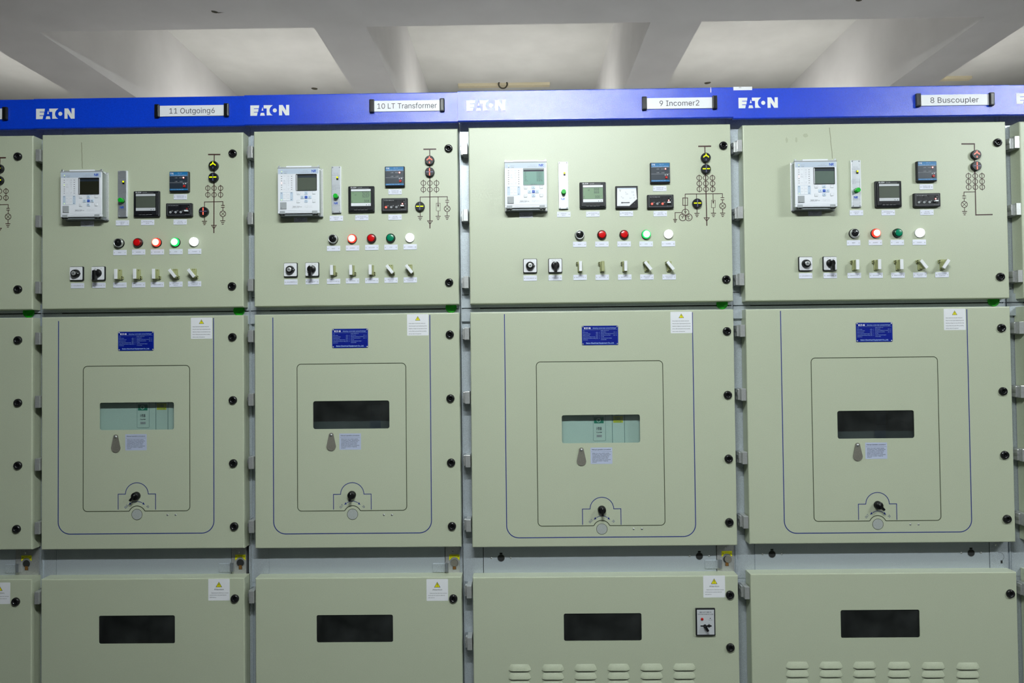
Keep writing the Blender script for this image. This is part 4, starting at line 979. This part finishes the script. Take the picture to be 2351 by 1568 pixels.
    px, py, an = D['knob']; q = L(px, py, .004)
    def kn():
        mb = MB(); mb.lathe(0, 0, [(0, -.0160), (.0110, -.0155), (.0135, -.0130), (.0140, -.0020), (.0146, 0)], 'black', 24)
        mb.box(-.0040, .0040, -.0260, -.0140, -.0180, .0110, 'black', .0015); mb.cbox(0, .0085, .0014, .0040, -.0264, -.0258, 'lgrey'); return mb
    put('rotary_knob', ('rk', kn), cab, (q[0], 0, q[1]+.002), rot=(0, an, 0))
    q = L(*D['disc'])
    def di():
        mb = MB(); mb.cyl(0, 0, .0182, -.0006, .001, 'disc', 30); mb.ring(0, 0, .0188, .0012, -.0008, 'groove', 30); return mb
    put('cover_disc', ('disc', di), cab, (q[0], 0, q[1]), 'flat grey round cover')
    for (px, py) in D['scr']: q = L(px, py); put('screw', ('scrb', lambda: screw(.0036)), cab, (q[0], 0, q[1]))
    # ---- breaker behind the window
    if u == 9 or u == 11: breaker_front(cab, win, dcx, zl, u)
    else:
        mb = MB(); mb.box(-.25, .25, 0, .02, -.16, .16, 'inside'); mb.box(.045, .085, -.002, 0, -.16, .16, 'tempdark'); mb.line([(.05, .03), (.09, .03), (.09, -.01), (.05, -.01)], .001, -.0024, 'gap', True)  # breaker painted dark, the missing light inside put into its colour
        put('breaker_front', mb, cab, (win[0]+dcx, .10, win[1]+zl), 'breaker front coloured dark for the unlit inside, behind glass')
    if 'louv' in D:
        wl = D['lw_']*2.46/F
        for (px, py) in D['louv']:
            for r_ in range(3):
                q = L(px, py+19.2*r_)
                put('louvre', ('lv%d' % u, lambda: louvre(wl)), cd, (q[0]-dcx, 0, q[1]-zb))
    if 'elock' in D: q = L(*D['elock']); elock(cab, *q)
    # wear on the paint
    if u in (11, 8):
        mb = MB(); a0, a1 = ((187.5, 327), (189.5, 387)) if u == 11 else ((1904.5, 293), (1911, 364)); N = 9; P_ = []
        for k in range(N+1):
            t = k/N; q = L(a0[0]+(a1[0]-a0[0])*t+random.uniform(-.5, .5), a0[1]+(a1[1]-a0[1])*t); P_.append((q[0]-dcx, q[1]-zc_u))
        mb.line(P_, .0026, -.0003, 'stain')
        if u == 8:
            for (px, py, r1, r2) in ((1806, 322, 3, 7), (1828, 321, 3, 7), (1849, 311, 7, 5)):
                q = L(px, py); m2 = MB(); m2.flat([(q[0]-dcx+(r1*math.cos(t))*.0015*random.uniform(.8, 1.1), q[1]-zc_u+r2*math.sin(t)*.0015*random.uniform(.8, 1.1)) for t in [2*PI*k/12 for k in range(12)]], -.0003, 'smudge'); put('smudge', m2, ud, (0, 0, 0), 'faint grey smudge')
        put('scuff_mark', mb, ud, (0, 0, 0), 'dark streak on the paint')
    if u == 9:
        q = L(1631.5, 205); mb = MB(); mb.flat([(-.001, -.012), (.0012, -.012), (.0016, -.004), (.0006, .008), (-.0006, .008)], -.0004, 'logo'); put('paint_drip', mb, cp, (q[0], -.001, q[1]), 'small white drip')
    if u == 8:
        q = L(1705, 203.5); mb = MB(); mb.cbox(0, 0, .0665, .0125, -.0006, 0, 'card'); mb.text('PE', -.009, .0035, .008, .004, -.0008, 'ink'); put('sticker', mb, cp, (q[0], -.001, q[1]), 'white sticker on the top edge')

def plate_holder(cab, x, z, w, s):
    mb = MB(); h = .0385
    mb.box(-w/2+.014, w/2-.014, -.0030, 0, -h/2, h/2, 'card')
    ws = .0118*len(s)+.012
    ws = {'11 Outgoing6': .163, '10 LT Transformer': .212, '9 Incomer2': .140, '8 Buscoupler': .170}.get(s, .16)
    if s: mb.text(s, 0, 0, ws, .0190, -.0032, 'ink')
    p = put('name_card', mb, cab, (x, -.001, z), ('white card reading '+s) if s else None)
    def c():
        mb = MB(); mb.box(-.0085, .0085, -.0100, 0, -.0235, .0235, 'bezel', .0022); mb.box(-.0060, .0060, -.0108, -.0098, -.0200, .0200, 'black', .0010); return mb
    for sx in (-1, 1): put('end_clip', ('clip', c), p, (sx*(w/2-.0085), 0, 0))
def nameplate(cab, x, z):
    def f():
        mb = MB(); w, h = .1275, .0680
        mb.prism(rr(0, 0, w, h, .003), -.0015, 0, 'npblue'); Y = -.0017
        mb.line(rr(0, 0, w-.005, h-.005, .003), .0005, Y, 'nrblue', True)
        eaton(mb, -w/2+.008, h/2-.0115, .0060, Y, 'white')
        mb.text('Alternating-current metal-enclosed Switchgear', .0155, h/2-.0085, .083, .0036, Y, 'npink', .012)
        mb.line([(-w/2+.004, h/2-.0140), (w/2-.004, h/2-.0140)], .0004, Y, 'npink')
        rows = (('Type', 'Standard   IEC62271-200'), ('Rated Voltage', 'Rated Frequency'), ('Rated Current (Main)', 'Rated Short-time Withstand Current(4s)'), ('Rated Current (CT)', 'Peak Withstand Current(Main)'), ('Power Frequency Withstand Voltage', 'IP Coding'), ('Lightning Impulse Withstand Voltage', 'Internal Classification Category'), ('Serial Number', 'Manufacture Date'))
        for k, (a, b) in enumerate(rows):
            zz = h/2-.0180-k*.0053
            mb.text(a, -w/2+.004, zz, min(.044, .0013*len(a)), .0023, Y, 'npink', left=True); mb.text(b, .003, zz+.0006, min(.044, .0012*len(b)), .0023, Y, 'npink', left=True)
            if 0 < k < 6: mb.line([(-.016, zz-.0014), (-.006, zz-.0014)], .0003, Y, 'npink'); mb.text(('12', '1250', '1250', '42', '75')[k-1], -.011, zz+.0004, .004, .0020, Y, 'npink'); mb.text('kV' if k in (1, 4, 5) else 'A', -.0025, zz, .002, .0020, Y, 'npink')
            if k < 4 and k > 0: mb.text(('50', '31.5', '80')[k-1], .050, zz, .005, .0022, Y, 'npink'); mb.text(('Hz', 'kA', 'kA')[k-1], .057, zz, .003, .0022, Y, 'npink')
        mb.text('Eaton Electrical Equipment Co.,Ltd.', 0, -h/2+.0068, .098, .0046, Y, 'npink', .02)
        for sx in (-1, 1):
            for sz in (-1, 1): mb.lathe(sx*(w/2-.0035), sz*(h/2-.0035), [(0, -.0030), (.0016, -.0028), (.0026, -.0015)], 'steel', 12)
        return mb
    put('nameplate', ('np', f), cab, (x, 0, z), 'dark blue rating plate with pale lettering')
def stick_warn1(cab, x, z):
    def f():
        mb = MB(); mb.prism(rr(0, 0, .0760, .0755, .002), -.0005, 0, 'card'); warn_tri(mb, 0, .0235, .0185, -.0007)
        for k, t in enumerate(('Always observe the instruction manual and', 'follow the rules of good engineering practice', 'Hazardous voltages can cause electrical shock', 'and burn. Disconnect power before proceeding', 'with any work on this equipment')):
            mb.text(t, -.0320, .0055-k*.0092, .0640*min(1, len(t)/45), .0030, -.0007, 'ink', .004, left=True)
        return mb
    put('warning_sticker', ('w1', f), cab, (x, 0, z), 'white sticker with a yellow triangle and five lines of text')
def stick_warn2(cab, x, z):
    def f():
        mb = MB(); mb.prism(rr(0, 0, .0760, .0760, .002), -.0005, 0, 'card'); warn_tri(mb, 0, .0185, .0225, -.0007)
        mb.text('Attention', 0, .0010, .0340, .0055, -.0007, 'ink')
        for k, t in enumerate(('Please ensure the cabinet door is enclosed', 'and the rear door is shut down before the', 'earth switch on.')):
            mb.text(t, -.0265 if k == 0 else -.0320, -.0110-k*.0080, .060*len(t)/42, .0026, -.0007, 'ink', .004, left=True)
        return mb
    put('warning_sticker', ('w2', f), cab, (x, 0, z), 'white sticker headed Attention under a yellow triangle')
def manual(cab, x, z):
    def f():
        mb = MB(); mb.prism(rr(0, 0, .0765, .0575, .001), -.0004, 0, 'stick'); mb.text('Manual operation procedure', 0, .0215, .0660, .0038, -.0006, 'ink', .01); mb.line([(-.036, .0145), (.036, .0145)], .0005, -.0006, 'ink')
        for k, t in enumerate(('When the main switch needs', 'emergency open, Rotating the', 'cover plate, inserting the', 'operating rod to the open', 'button of the switch and', 'Press the button to complete', 'the main switch Tripping', 'action.')):
            mb.text(t, -.0320, .0090-k*.0045, .0640*len(t)/28, .0028, -.0006, 'ink', .008, left=True)
        return mb
    put('instruction_sticker', ('man', f), cab, (x, 0, z), 'lilac sticker headed Manual operation procedure')
def breaker_front(cab, win, dcx, zl, u):
    mb = MB(); wx, wz, ww, wh, _ = win
    mb.box(-.17, .17, 0, .012, -.085, .085, 'teal')
    P = lambda px, py: ((px-1379.5)*2.49/F, -(py-985)*2.49/F)
    a = P(1364, 1014); b = P(1392, 930); Y = -.0006
    mb.line([(a[0], b[1]), (a[0], a[1]+.002), (a[0]+.002, a[1]), (b[0]-.002, a[1]), (b[0], a[1]+.002), (b[0], b[1])], .0008, Y, 'tealline')
    for px in (1407.5, 1435.5): q = P(px, 985); mb.box(q[0]-.0007, q[0]+.0007, -.0003, 0, -.085, .085, 'tealline')
    q0 = P(1366, 974); q1 = P(1388, 960); mb.box(q0[0], q1[0], Y, 0, q0[1], q1[1], 'tgreen'); c = P(1376.5, 967); mb.ring(c[0], c[1], .0062, .0022, Y-.0003, 'teal', 20)
    q0 = P(1410, 973); q1 = P(1432, 958); mb.box(q0[0], q1[0], Y, 0, q0[1], q1[1], 'tyellow'); c = P(1420, 964.5); mb.text('\u5df2\u50a8\u80fd', c[0], c[1], .0200, .0060, Y-.0003, 'tgreen'); c = P(1421, 970.5); mb.text('CHARGED', c[0], c[1], .0240, .0036, Y-.0003, 'tgreen')
    for px in (1376, 1419): c = P(px, 953.5); mb.cbox(c[0], c[1], .0150, .0050, Y, 0, 'ink')
    c = P(1377, 987); mb.text('\u8ba1\u6570\u5668', c[0], c[1], .0195, .0066, Y, 'ink', .01); c = P(1377.5, 994.5); mb.text('Counter', c[0], c[1], .0200, .0050, Y, 'ink', .03)
    c = P(1377.5, 1003); mb.cbox(c[0], c[1], .0195, .0090, Y, 0, 'grey'); mb.text('00037', c[0], c[1], .0150, .0050, Y-.0003, 'ink')
    dx = 0.0 if u == 9 else (.0105)
    put('breaker_front', mb, cab, (wx+dcx+dx, .028, wz+zl+(0 if u == 9 else .001)), 'pale teal breaker front with green and yellow flags behind glass')
def louvre(w):
    """pressed slot: a hood rising to the front at its lower edge"""
    mb = MB(); h = .0215; N = 8; M_ = 10; prot = .0070; vs = []; fs = []
    for j in range(M_+1):
        v = j/M_                                   # 0 bottom, 1 top
        for k in range(N+1):
            t = k/N; x = -w/2+w*t
            e = min(1.0, min(t, 1-t)/.16); e = math.sin(e*PI/2)
            half = w/2*(1-.22*v*v)
            vs.append(((t-.5)*2*half, -prot*e*(1-v**1.6)*.98-.0001, h*v))
    for j in range(M_):
        for k in range(N):
            p = j*(N+1)+k; fs.append((p, p+1, p+N+2, p+N+1))
    mb.add(vs, fs, 'sage', True)
    mb.flat([(-w/2, -.0012), (w/2, -.0012), (w/2, .0003), (-w/2, .0003)], -.0003, 'gap')
    vb = [(vs[k][0], vs[k][1], 0) for k in range(N+1)]
    mb.add(vb+[(v[0], 0, 0) for v in vb], [(k, k+N+1, k+N+2, k+1) for k in range(N)], 'inside')
    return mb
def elock(cab, x, z):
    mb = MB(); w, h = .0675, .0940
    mb.cbox(0, 0, w, h, -.008, 0, 'bezel', .0012); mb.cbox(0, 0, w-.008, h-.008, -.0088, -.007, 'lgrey'); Y = -.0091
    mb.text('DSN-AMZ INDOOR', 0, .0345, .040, .0040, Y, 'ink'); mb.text('ELECTROMAGNETIC LOCK', 0, .0275, .053, .0040, Y, 'ink')
    mb.flat(circ(.0160, .0130, .0018, 10), Y, 'ink'); mb.text('UNLOCK', .0160, .0075, .0130, .0022, Y, 'ink')
    mb.cbox(.0010, -.0125, .0390, .0030, Y-.0012, -.008, 'black'); mb.ring(.0110, -.0120, .0042, .0022, Y-.0014, 'black', 16); mb.text('N', .0110, -.0045, .0022, .0030, Y, 'ink')
    p = put('electromagnetic_lock', mb, cab, (x, 0, z), 'grey faced lock in a black frame')
    mb = MB(); mb.cyl(0, 0, .0046, -.0030, 0, 'red', 14, .001); put('button', mb, p, (-.0125, -.0088, .0110), 'red button')
    mb = MB(); mb.box(-.0042, .0042, -.0140, 0, -.0165, .0040, 'black', .0015); mb.cyl(0, 0, .0060, -.006, 0, 'black', 16); put('handle', mb, p, (-.0030, -.0100, -.0125), rot=(0, -.5, 0))

def lower_marks(mb, D, L, ox, oz):
    S = 2.46/F; Y = -.0003
    P = lambda px, py: (L(px, py)[0]-ox, L(px, py)[1]-oz)
    # blue border, open at the top
    xl0, xl1, xr0, xr1, yl, yr, yb = D['U']
    a = P(xl0, yl); b = P(xl1, yb); c = P(xr1, yb); e = P(xr0, yr); r = .043
    xl = (a[0]+b[0])/2; xr = (c[0]+e[0])/2; zb = (b[1]+c[1])/2
    pts = [(xl, a[1])]+[(xl+r+r*math.cos(t), zb+r+r*math.sin(t)) for t in [PI+PI/2*k/10 for k in range(11)]]+[(xr-r+r*math.cos(t), zb+r+r*math.sin(t)) for t in [1.5*PI+PI/2*k/10 for k in range(11)]]+[(xr, e[1])]
    mb.line(pts, .0030, Y, 'navy')
    # dark joint of the inner panel, hollowed round the disc
    x0, x1, y0, y1 = D['inner']; p0 = P(x0, y1); p1 = P(x1, y0); cx, cz = P(*D['disc']); r = .0145; R_ = .0300
    zb = p0[1]; ang = math.asin(min(.9, max(.05, (zb-cz+.0)/R_)))
    arc = [(cx+R_*math.cos(t), cz+R_*math.sin(t)) for t in [PI-ang-.05-(PI-2*ang-.1)*k/14 for k in range(15)]]
    pts = [(p0[0]+r+r*math.cos(t), zb+r+r*math.sin(t)) for t in [PI+PI/2*k/6 for k in range(7)]]+[(cx-R_*math.cos(ang)-.002, zb)]+arc+[(cx+R_*math.cos(ang)+.002, zb)]
    pts += [(p1[0]-r+r*math.cos(t), zb+r+r*math.sin(t)) for t in [1.5*PI+PI/2*k/6 for k in range(7)]]+[(p1[0]-r+r*math.cos(t), p1[1]-r+r*math.sin(t)) for t in [PI/2*k/6 for k in range(7)]]+[(p0[0]+r+r*math.cos(t), p1[1]-r+r*math.sin(t)) for t in [PI/2+PI/2*k/6 for k in range(7)]]
    mb.line(pts, .0026, Y, 'groove', True)
    # blue key-shaped outline
    xl, xr, yt, ys, yb, xa, xb = D['out']; A = P(xl, yb); Bq = P(xl, ys); C = P(xa, ys); E_ = P(xb, ys); Fq = P(xr, ys); G = P(xr, yb); T = P((xa+xb)/2, yt)
    cxx = (C[0]+E_[0])/2; rx = (E_[0]-C[0])/2; rz = T[1]-C[1]
    pts = [A, (A[0], C[1]), C]+[(cxx-rx*math.cos(t), C[1]+rz*math.sin(t)) for t in [PI*k/16 for k in range(1, 16)]]+[(E_[0], C[1]), (G[0], C[1]), G]
    mb.line(pts, .0024, Y, 'navy')
    x0, x1, ya, yt = D['arrow']; a = P(x0, ya); b = P(x1, ya); t_ = P((x0+x1)/2, yt)
    n = 10; pp = [(a[0]+(b[0]-a[0])*k/n, a[1]+(t_[1]-a[1])*math.sin(PI*k/n)) for k in range(n+1)]
    mb.line(pp[1:-1], .0018, Y, 'navy')
    for s_, q in ((-1, a), (1, b)):
        mb.add([(q[0]+s_*.004, Y-.0001, q[1]-.0045), (q[0]-s_*.0050, Y-.0001, q[1]-.0020), (q[0]-s_*.0010, Y-.0001, q[1]+.0050)], [(0, 1, 2)] if s_ < 0 else [(0, 2, 1)], 'navy')
    q = P(*D['ot']); mb.text('OUT', q[0], q[1], .0150, .0078, Y, 'navy', rot=PI/4); q = P(*D['it']); mb.text('IN', q[0], q[1], .0080, .0078, Y, 'navy', rot=-PI/4)

for u in order:
    # the cabinet has to exist before its pixel frame can be read; later ones refer to the one before
    if u == 12: continue
    build(u)
build(12)

# ------------------------------------------------------------------ room
ZB_, ZS = 3.55, 4.33
hb = ZB_-CAM.z
mb = MB(); mb.box(-9, 9, -6, 6.5, -.1, 0, 'floor'); struct(put('floor', mb))
mb = MB(); mb.box(-9, 9, -6, 6.5, ZS, ZS+.15, 'ceil'); struct(put('ceiling', mb))
for nm, bx in (('wall_back', (-9, 9, 6.5, 6.7)), ('wall_front', (-9, 9, -6.2, -6)), ('wall_left', (-9.2, -9, -6, 6.5)), ('wall_right', (9, 9.2, -6, 6.5))):
    mb = MB(); mb.box(*bx, 0, ZS, 'wall'); struct(put(nm, mb))
# beams: where their undersides sit is read from the photograph once, then they run the length of the room
yb1 = at_z(1100, 57.5, ZB_)[1]
beams = [(at_z(0, 118, ZB_)[0], at_z(20, 27, ZB_)[0]), (at_z(723, 66, ZB_)[0], at_z(841, 62, ZB_)[0]), (at_z(1493, 52, ZB_)[0], at_z(1613, 46, ZB_)[0]), (at_z(2273, 30, ZB_)[0], at_z(2351, 59, ZB_)[0])]
for k, (x0, x1) in enumerate(beams):
    mb = MB(); mb.box(x0, x1, yb1, 6.5, ZB_, ZS+.02, 'beam'); struct(put('trim_%d' % (k+1), mb))
mb = MB(); mb.box(-9, 9, yb1-.60, yb1, ZB_, ZS+.02, 'beam'); struct(put('trim_5', mb))
print('beams', beams, yb1)

# things on the ceiling
def trunking(px0, px1, py, label, ringed):
    a = at_z(px0, py, ZS-.03); b = at_z(px1, py, ZS-.03); L_ = b[0]-a[0]
    mb = MB(); mb.box(-L_/2, L_/2, -.035, .035, -.030, 0, 'trunk', .003)
    for dx in (-.28, .28): mb.cbox(dx*L_/.9, -.032, .02, .006, -.040, -.036, 'trunk')
    o = put('cable_trunking', mb, None, ((a[0]+b[0])/2, a[1], ZS+.002)); tag(o, label, 'cable trunking', 'cable trunking runs on the ceiling')
    if ringed:
        mb = MB(); N = 20; r = .045; k_ = 8; vs = []; fs = []
        for i in range(N):
            t = 2*PI*i/N
            for j in range(k_):
                s_ = 2*PI*j/k_; vs.append(((r+.008*math.cos(s_))*math.cos(t), .008*math.sin(s_), (r+.008*math.cos(s_))*math.sin(t)))
        for i in range(N):
            for j in range(k_): fs.append((i*k_+j, i*k_+(j+1) % k_, ((i+1) % N)*k_+(j+1) % k_, ((i+1) % N)*k_+j))
        mb.add(vs, fs, 'mud', True)
        put('hook_ring', mb, o, ((at_z(1155, 200, ZS-.03)[0]-o.location.x), -.045, -.020), 'dark ring')
trunking(1052, 1262, 201, 'beige cable trunking with a dark ring, above the cabinet marked 9 Incomer2', True)
trunking(2152, 2226, 184.5, 'short beige cable trunking, above the cabinet marked 8 Buscoupler', False)
def nest(px, py, Z, s, label, tail=False, rot=0.0):
    q = at_z(px, py, Z); mb = MB(); vs = []; fs = []; n, m_ = 10, 5
    for j in range(m_+1):
        for i in range(n):
            a = 2*PI*i/n; r = math.cos(j/m_*PI/2)*random.uniform(.85, 1.1)
            vs.append((s*r*math.cos(a), s*.6*r*math.sin(a), -.35*s*math.sin(j/m_*PI/2)))
    for j in range(m_):
        for i in range(n): fs.append((j*n+i, j*n+(i+1) % n, (j+1)*n+(i+1) % n, (j+1)*n+i))
    mb.add(vs, fs, 'mud')
    if tail: mb.add([(s*.9, -.004, -.004), (s*.9, .004, -.004), (s*2.6, -.02, -.002), (s*.9, 0, 0)], [(0, 1, 2), (0, 2, 3)], 'mud')
    o = put('mud_nest', mb, None, (q[0], q[1], Z), rot=(0, 0, rot)); tag(o, label, 'insect nest', 'brown specks on the ceiling')
nest(493, 27, ZB_, .020, 'small brown speck with a thin tail on the ceiling beam', True, .5)
nest(722, 203, ZS, .036, 'small brown mud nest on the ceiling just over the 10 LT Transformer cabinet', rot=.3)
nest(1624, 190, ZS, .036, 'small brown mud nest on the ceiling just over the 9 Incomer2 card', rot=-.4)
nest(1972, 0, ZB_, .020, 'small brown speck at the top edge over the 8 Buscoupler cabinet')

# ------------------------------------------------------------------ hanging twin tube fittings of the aisle, and unseen ones added for the ceiling
def fitting(x, y, z, label, tm='tube', up=False, side=1):
    f = thing('ceiling_light', label, 'light fitting', (x, y, z), 'hanging tube lights')
    if up: f.rotation_euler = (0, 0, PI/2)
    def hs():
        mb = MB(); low = up or tm == 'tubelow_added'; z0 = -.085 if low else .03
        mb.box(-.64, .64, -.03 if up else -.05, .03 if up else .05, z0, z0+.04, 'white', .004)
        for sx in (-1, 1): mb.box(sx*.62-.015, sx*.62+.015, -.03, .03, -.03, .03, 'white')
        if up:
            for sx in (-1, 1): mb.box(sx*.50-.01, sx*.50+.01, 0, .40*side, -.065, -.055, 'steel')
        elif tm == 'tubelow_added': mb.box(-.02, .02, -.02, .02, -z, -.05, 'steel')
        else:
            for sx in (-1, 1): mb.box(sx*.5-.004, sx*.5+.004, -.004, .004, .08, ZS-z, 'steel')
        return mb
    put('housing', ('fith%.2f%d%d' % (z, up, side), hs), f)
    def tb():
        t = MB(); n = 10; r = .013; vs = []
        for sx in (-.60, .60): vs += [(sx, r*math.cos(2*PI*k/n), r*math.sin(2*PI*k/n)) for k in range(n)]
        t.add(vs, [(k, (k+1) % n, (k+1) % n+n, k+n) for k in range(n)], tm, True); return t
    for dy in ((0,) if up else (-.028, .028)): put('tube', (tm, tb), f, (0, dy, 0))
fitting(0.02, -2.3, 3.18, 'hanging twin tube light over the aisle before the 9 Incomer2 cabinet')
fitting(3.75, -2.3, 3.18, 'hanging twin tube light over the aisle beyond the 8 Buscoupler cabinet')
cof = [-4.5, -2.13, -.03, 2.07, 4.3]; where = ['first', 'second', 'third', 'fourth', 'fifth']
for k, xx in enumerate(cof):  # uplights added out of sight to brighten the ceiling slab
    for sx in (-1, 1):
        fitting(xx+sx*.45, 4.15, 3.58, 'added unseen uplight in %s coffer from the 11 Outgoing6 end, %s that end' % (where[k], 'nearer' if sx < 0 else 'farther from'), 'tubeup_added', True, -sx)
for k, xx in enumerate((-4.7, -2.13, -.03, 2.07, 4.6)):  # low lights added behind the row to lift the beam undersides
    fitting(xx, 2.8, 2.35, 'added unseen low tube light standing '+('farthest beyond the 11 Outgoing6 cabinet', 'behind the 11 Outgoing6 cabinet', 'behind the 9 Incomer2 cabinet', 'behind the 8 Buscoupler cabinet', 'farthest beyond the 8 Buscoupler cabinet')[k], 'tubelow_added')

w = bpy.data.worlds.new('world'); SC.world = w; w.use_nodes = True
w.node_tree.nodes['Background'].inputs[0].default_value = (0.9, 1, 0.95, 1); w.node_tree.nodes['Background'].inputs[1].default_value = 0.0
SC.view_settings.view_transform = 'Standard'; SC.view_settings.look = 'None'; SC.view_settings.gamma = 1.0; SC.view_settings.use_curve_mapping = False
SC.view_settings.exposure = 0.0
SC.cycles.use_denoising = True
SC.cycles.max_bounces = 6; SC.cycles.transparent_max_bounces = 8
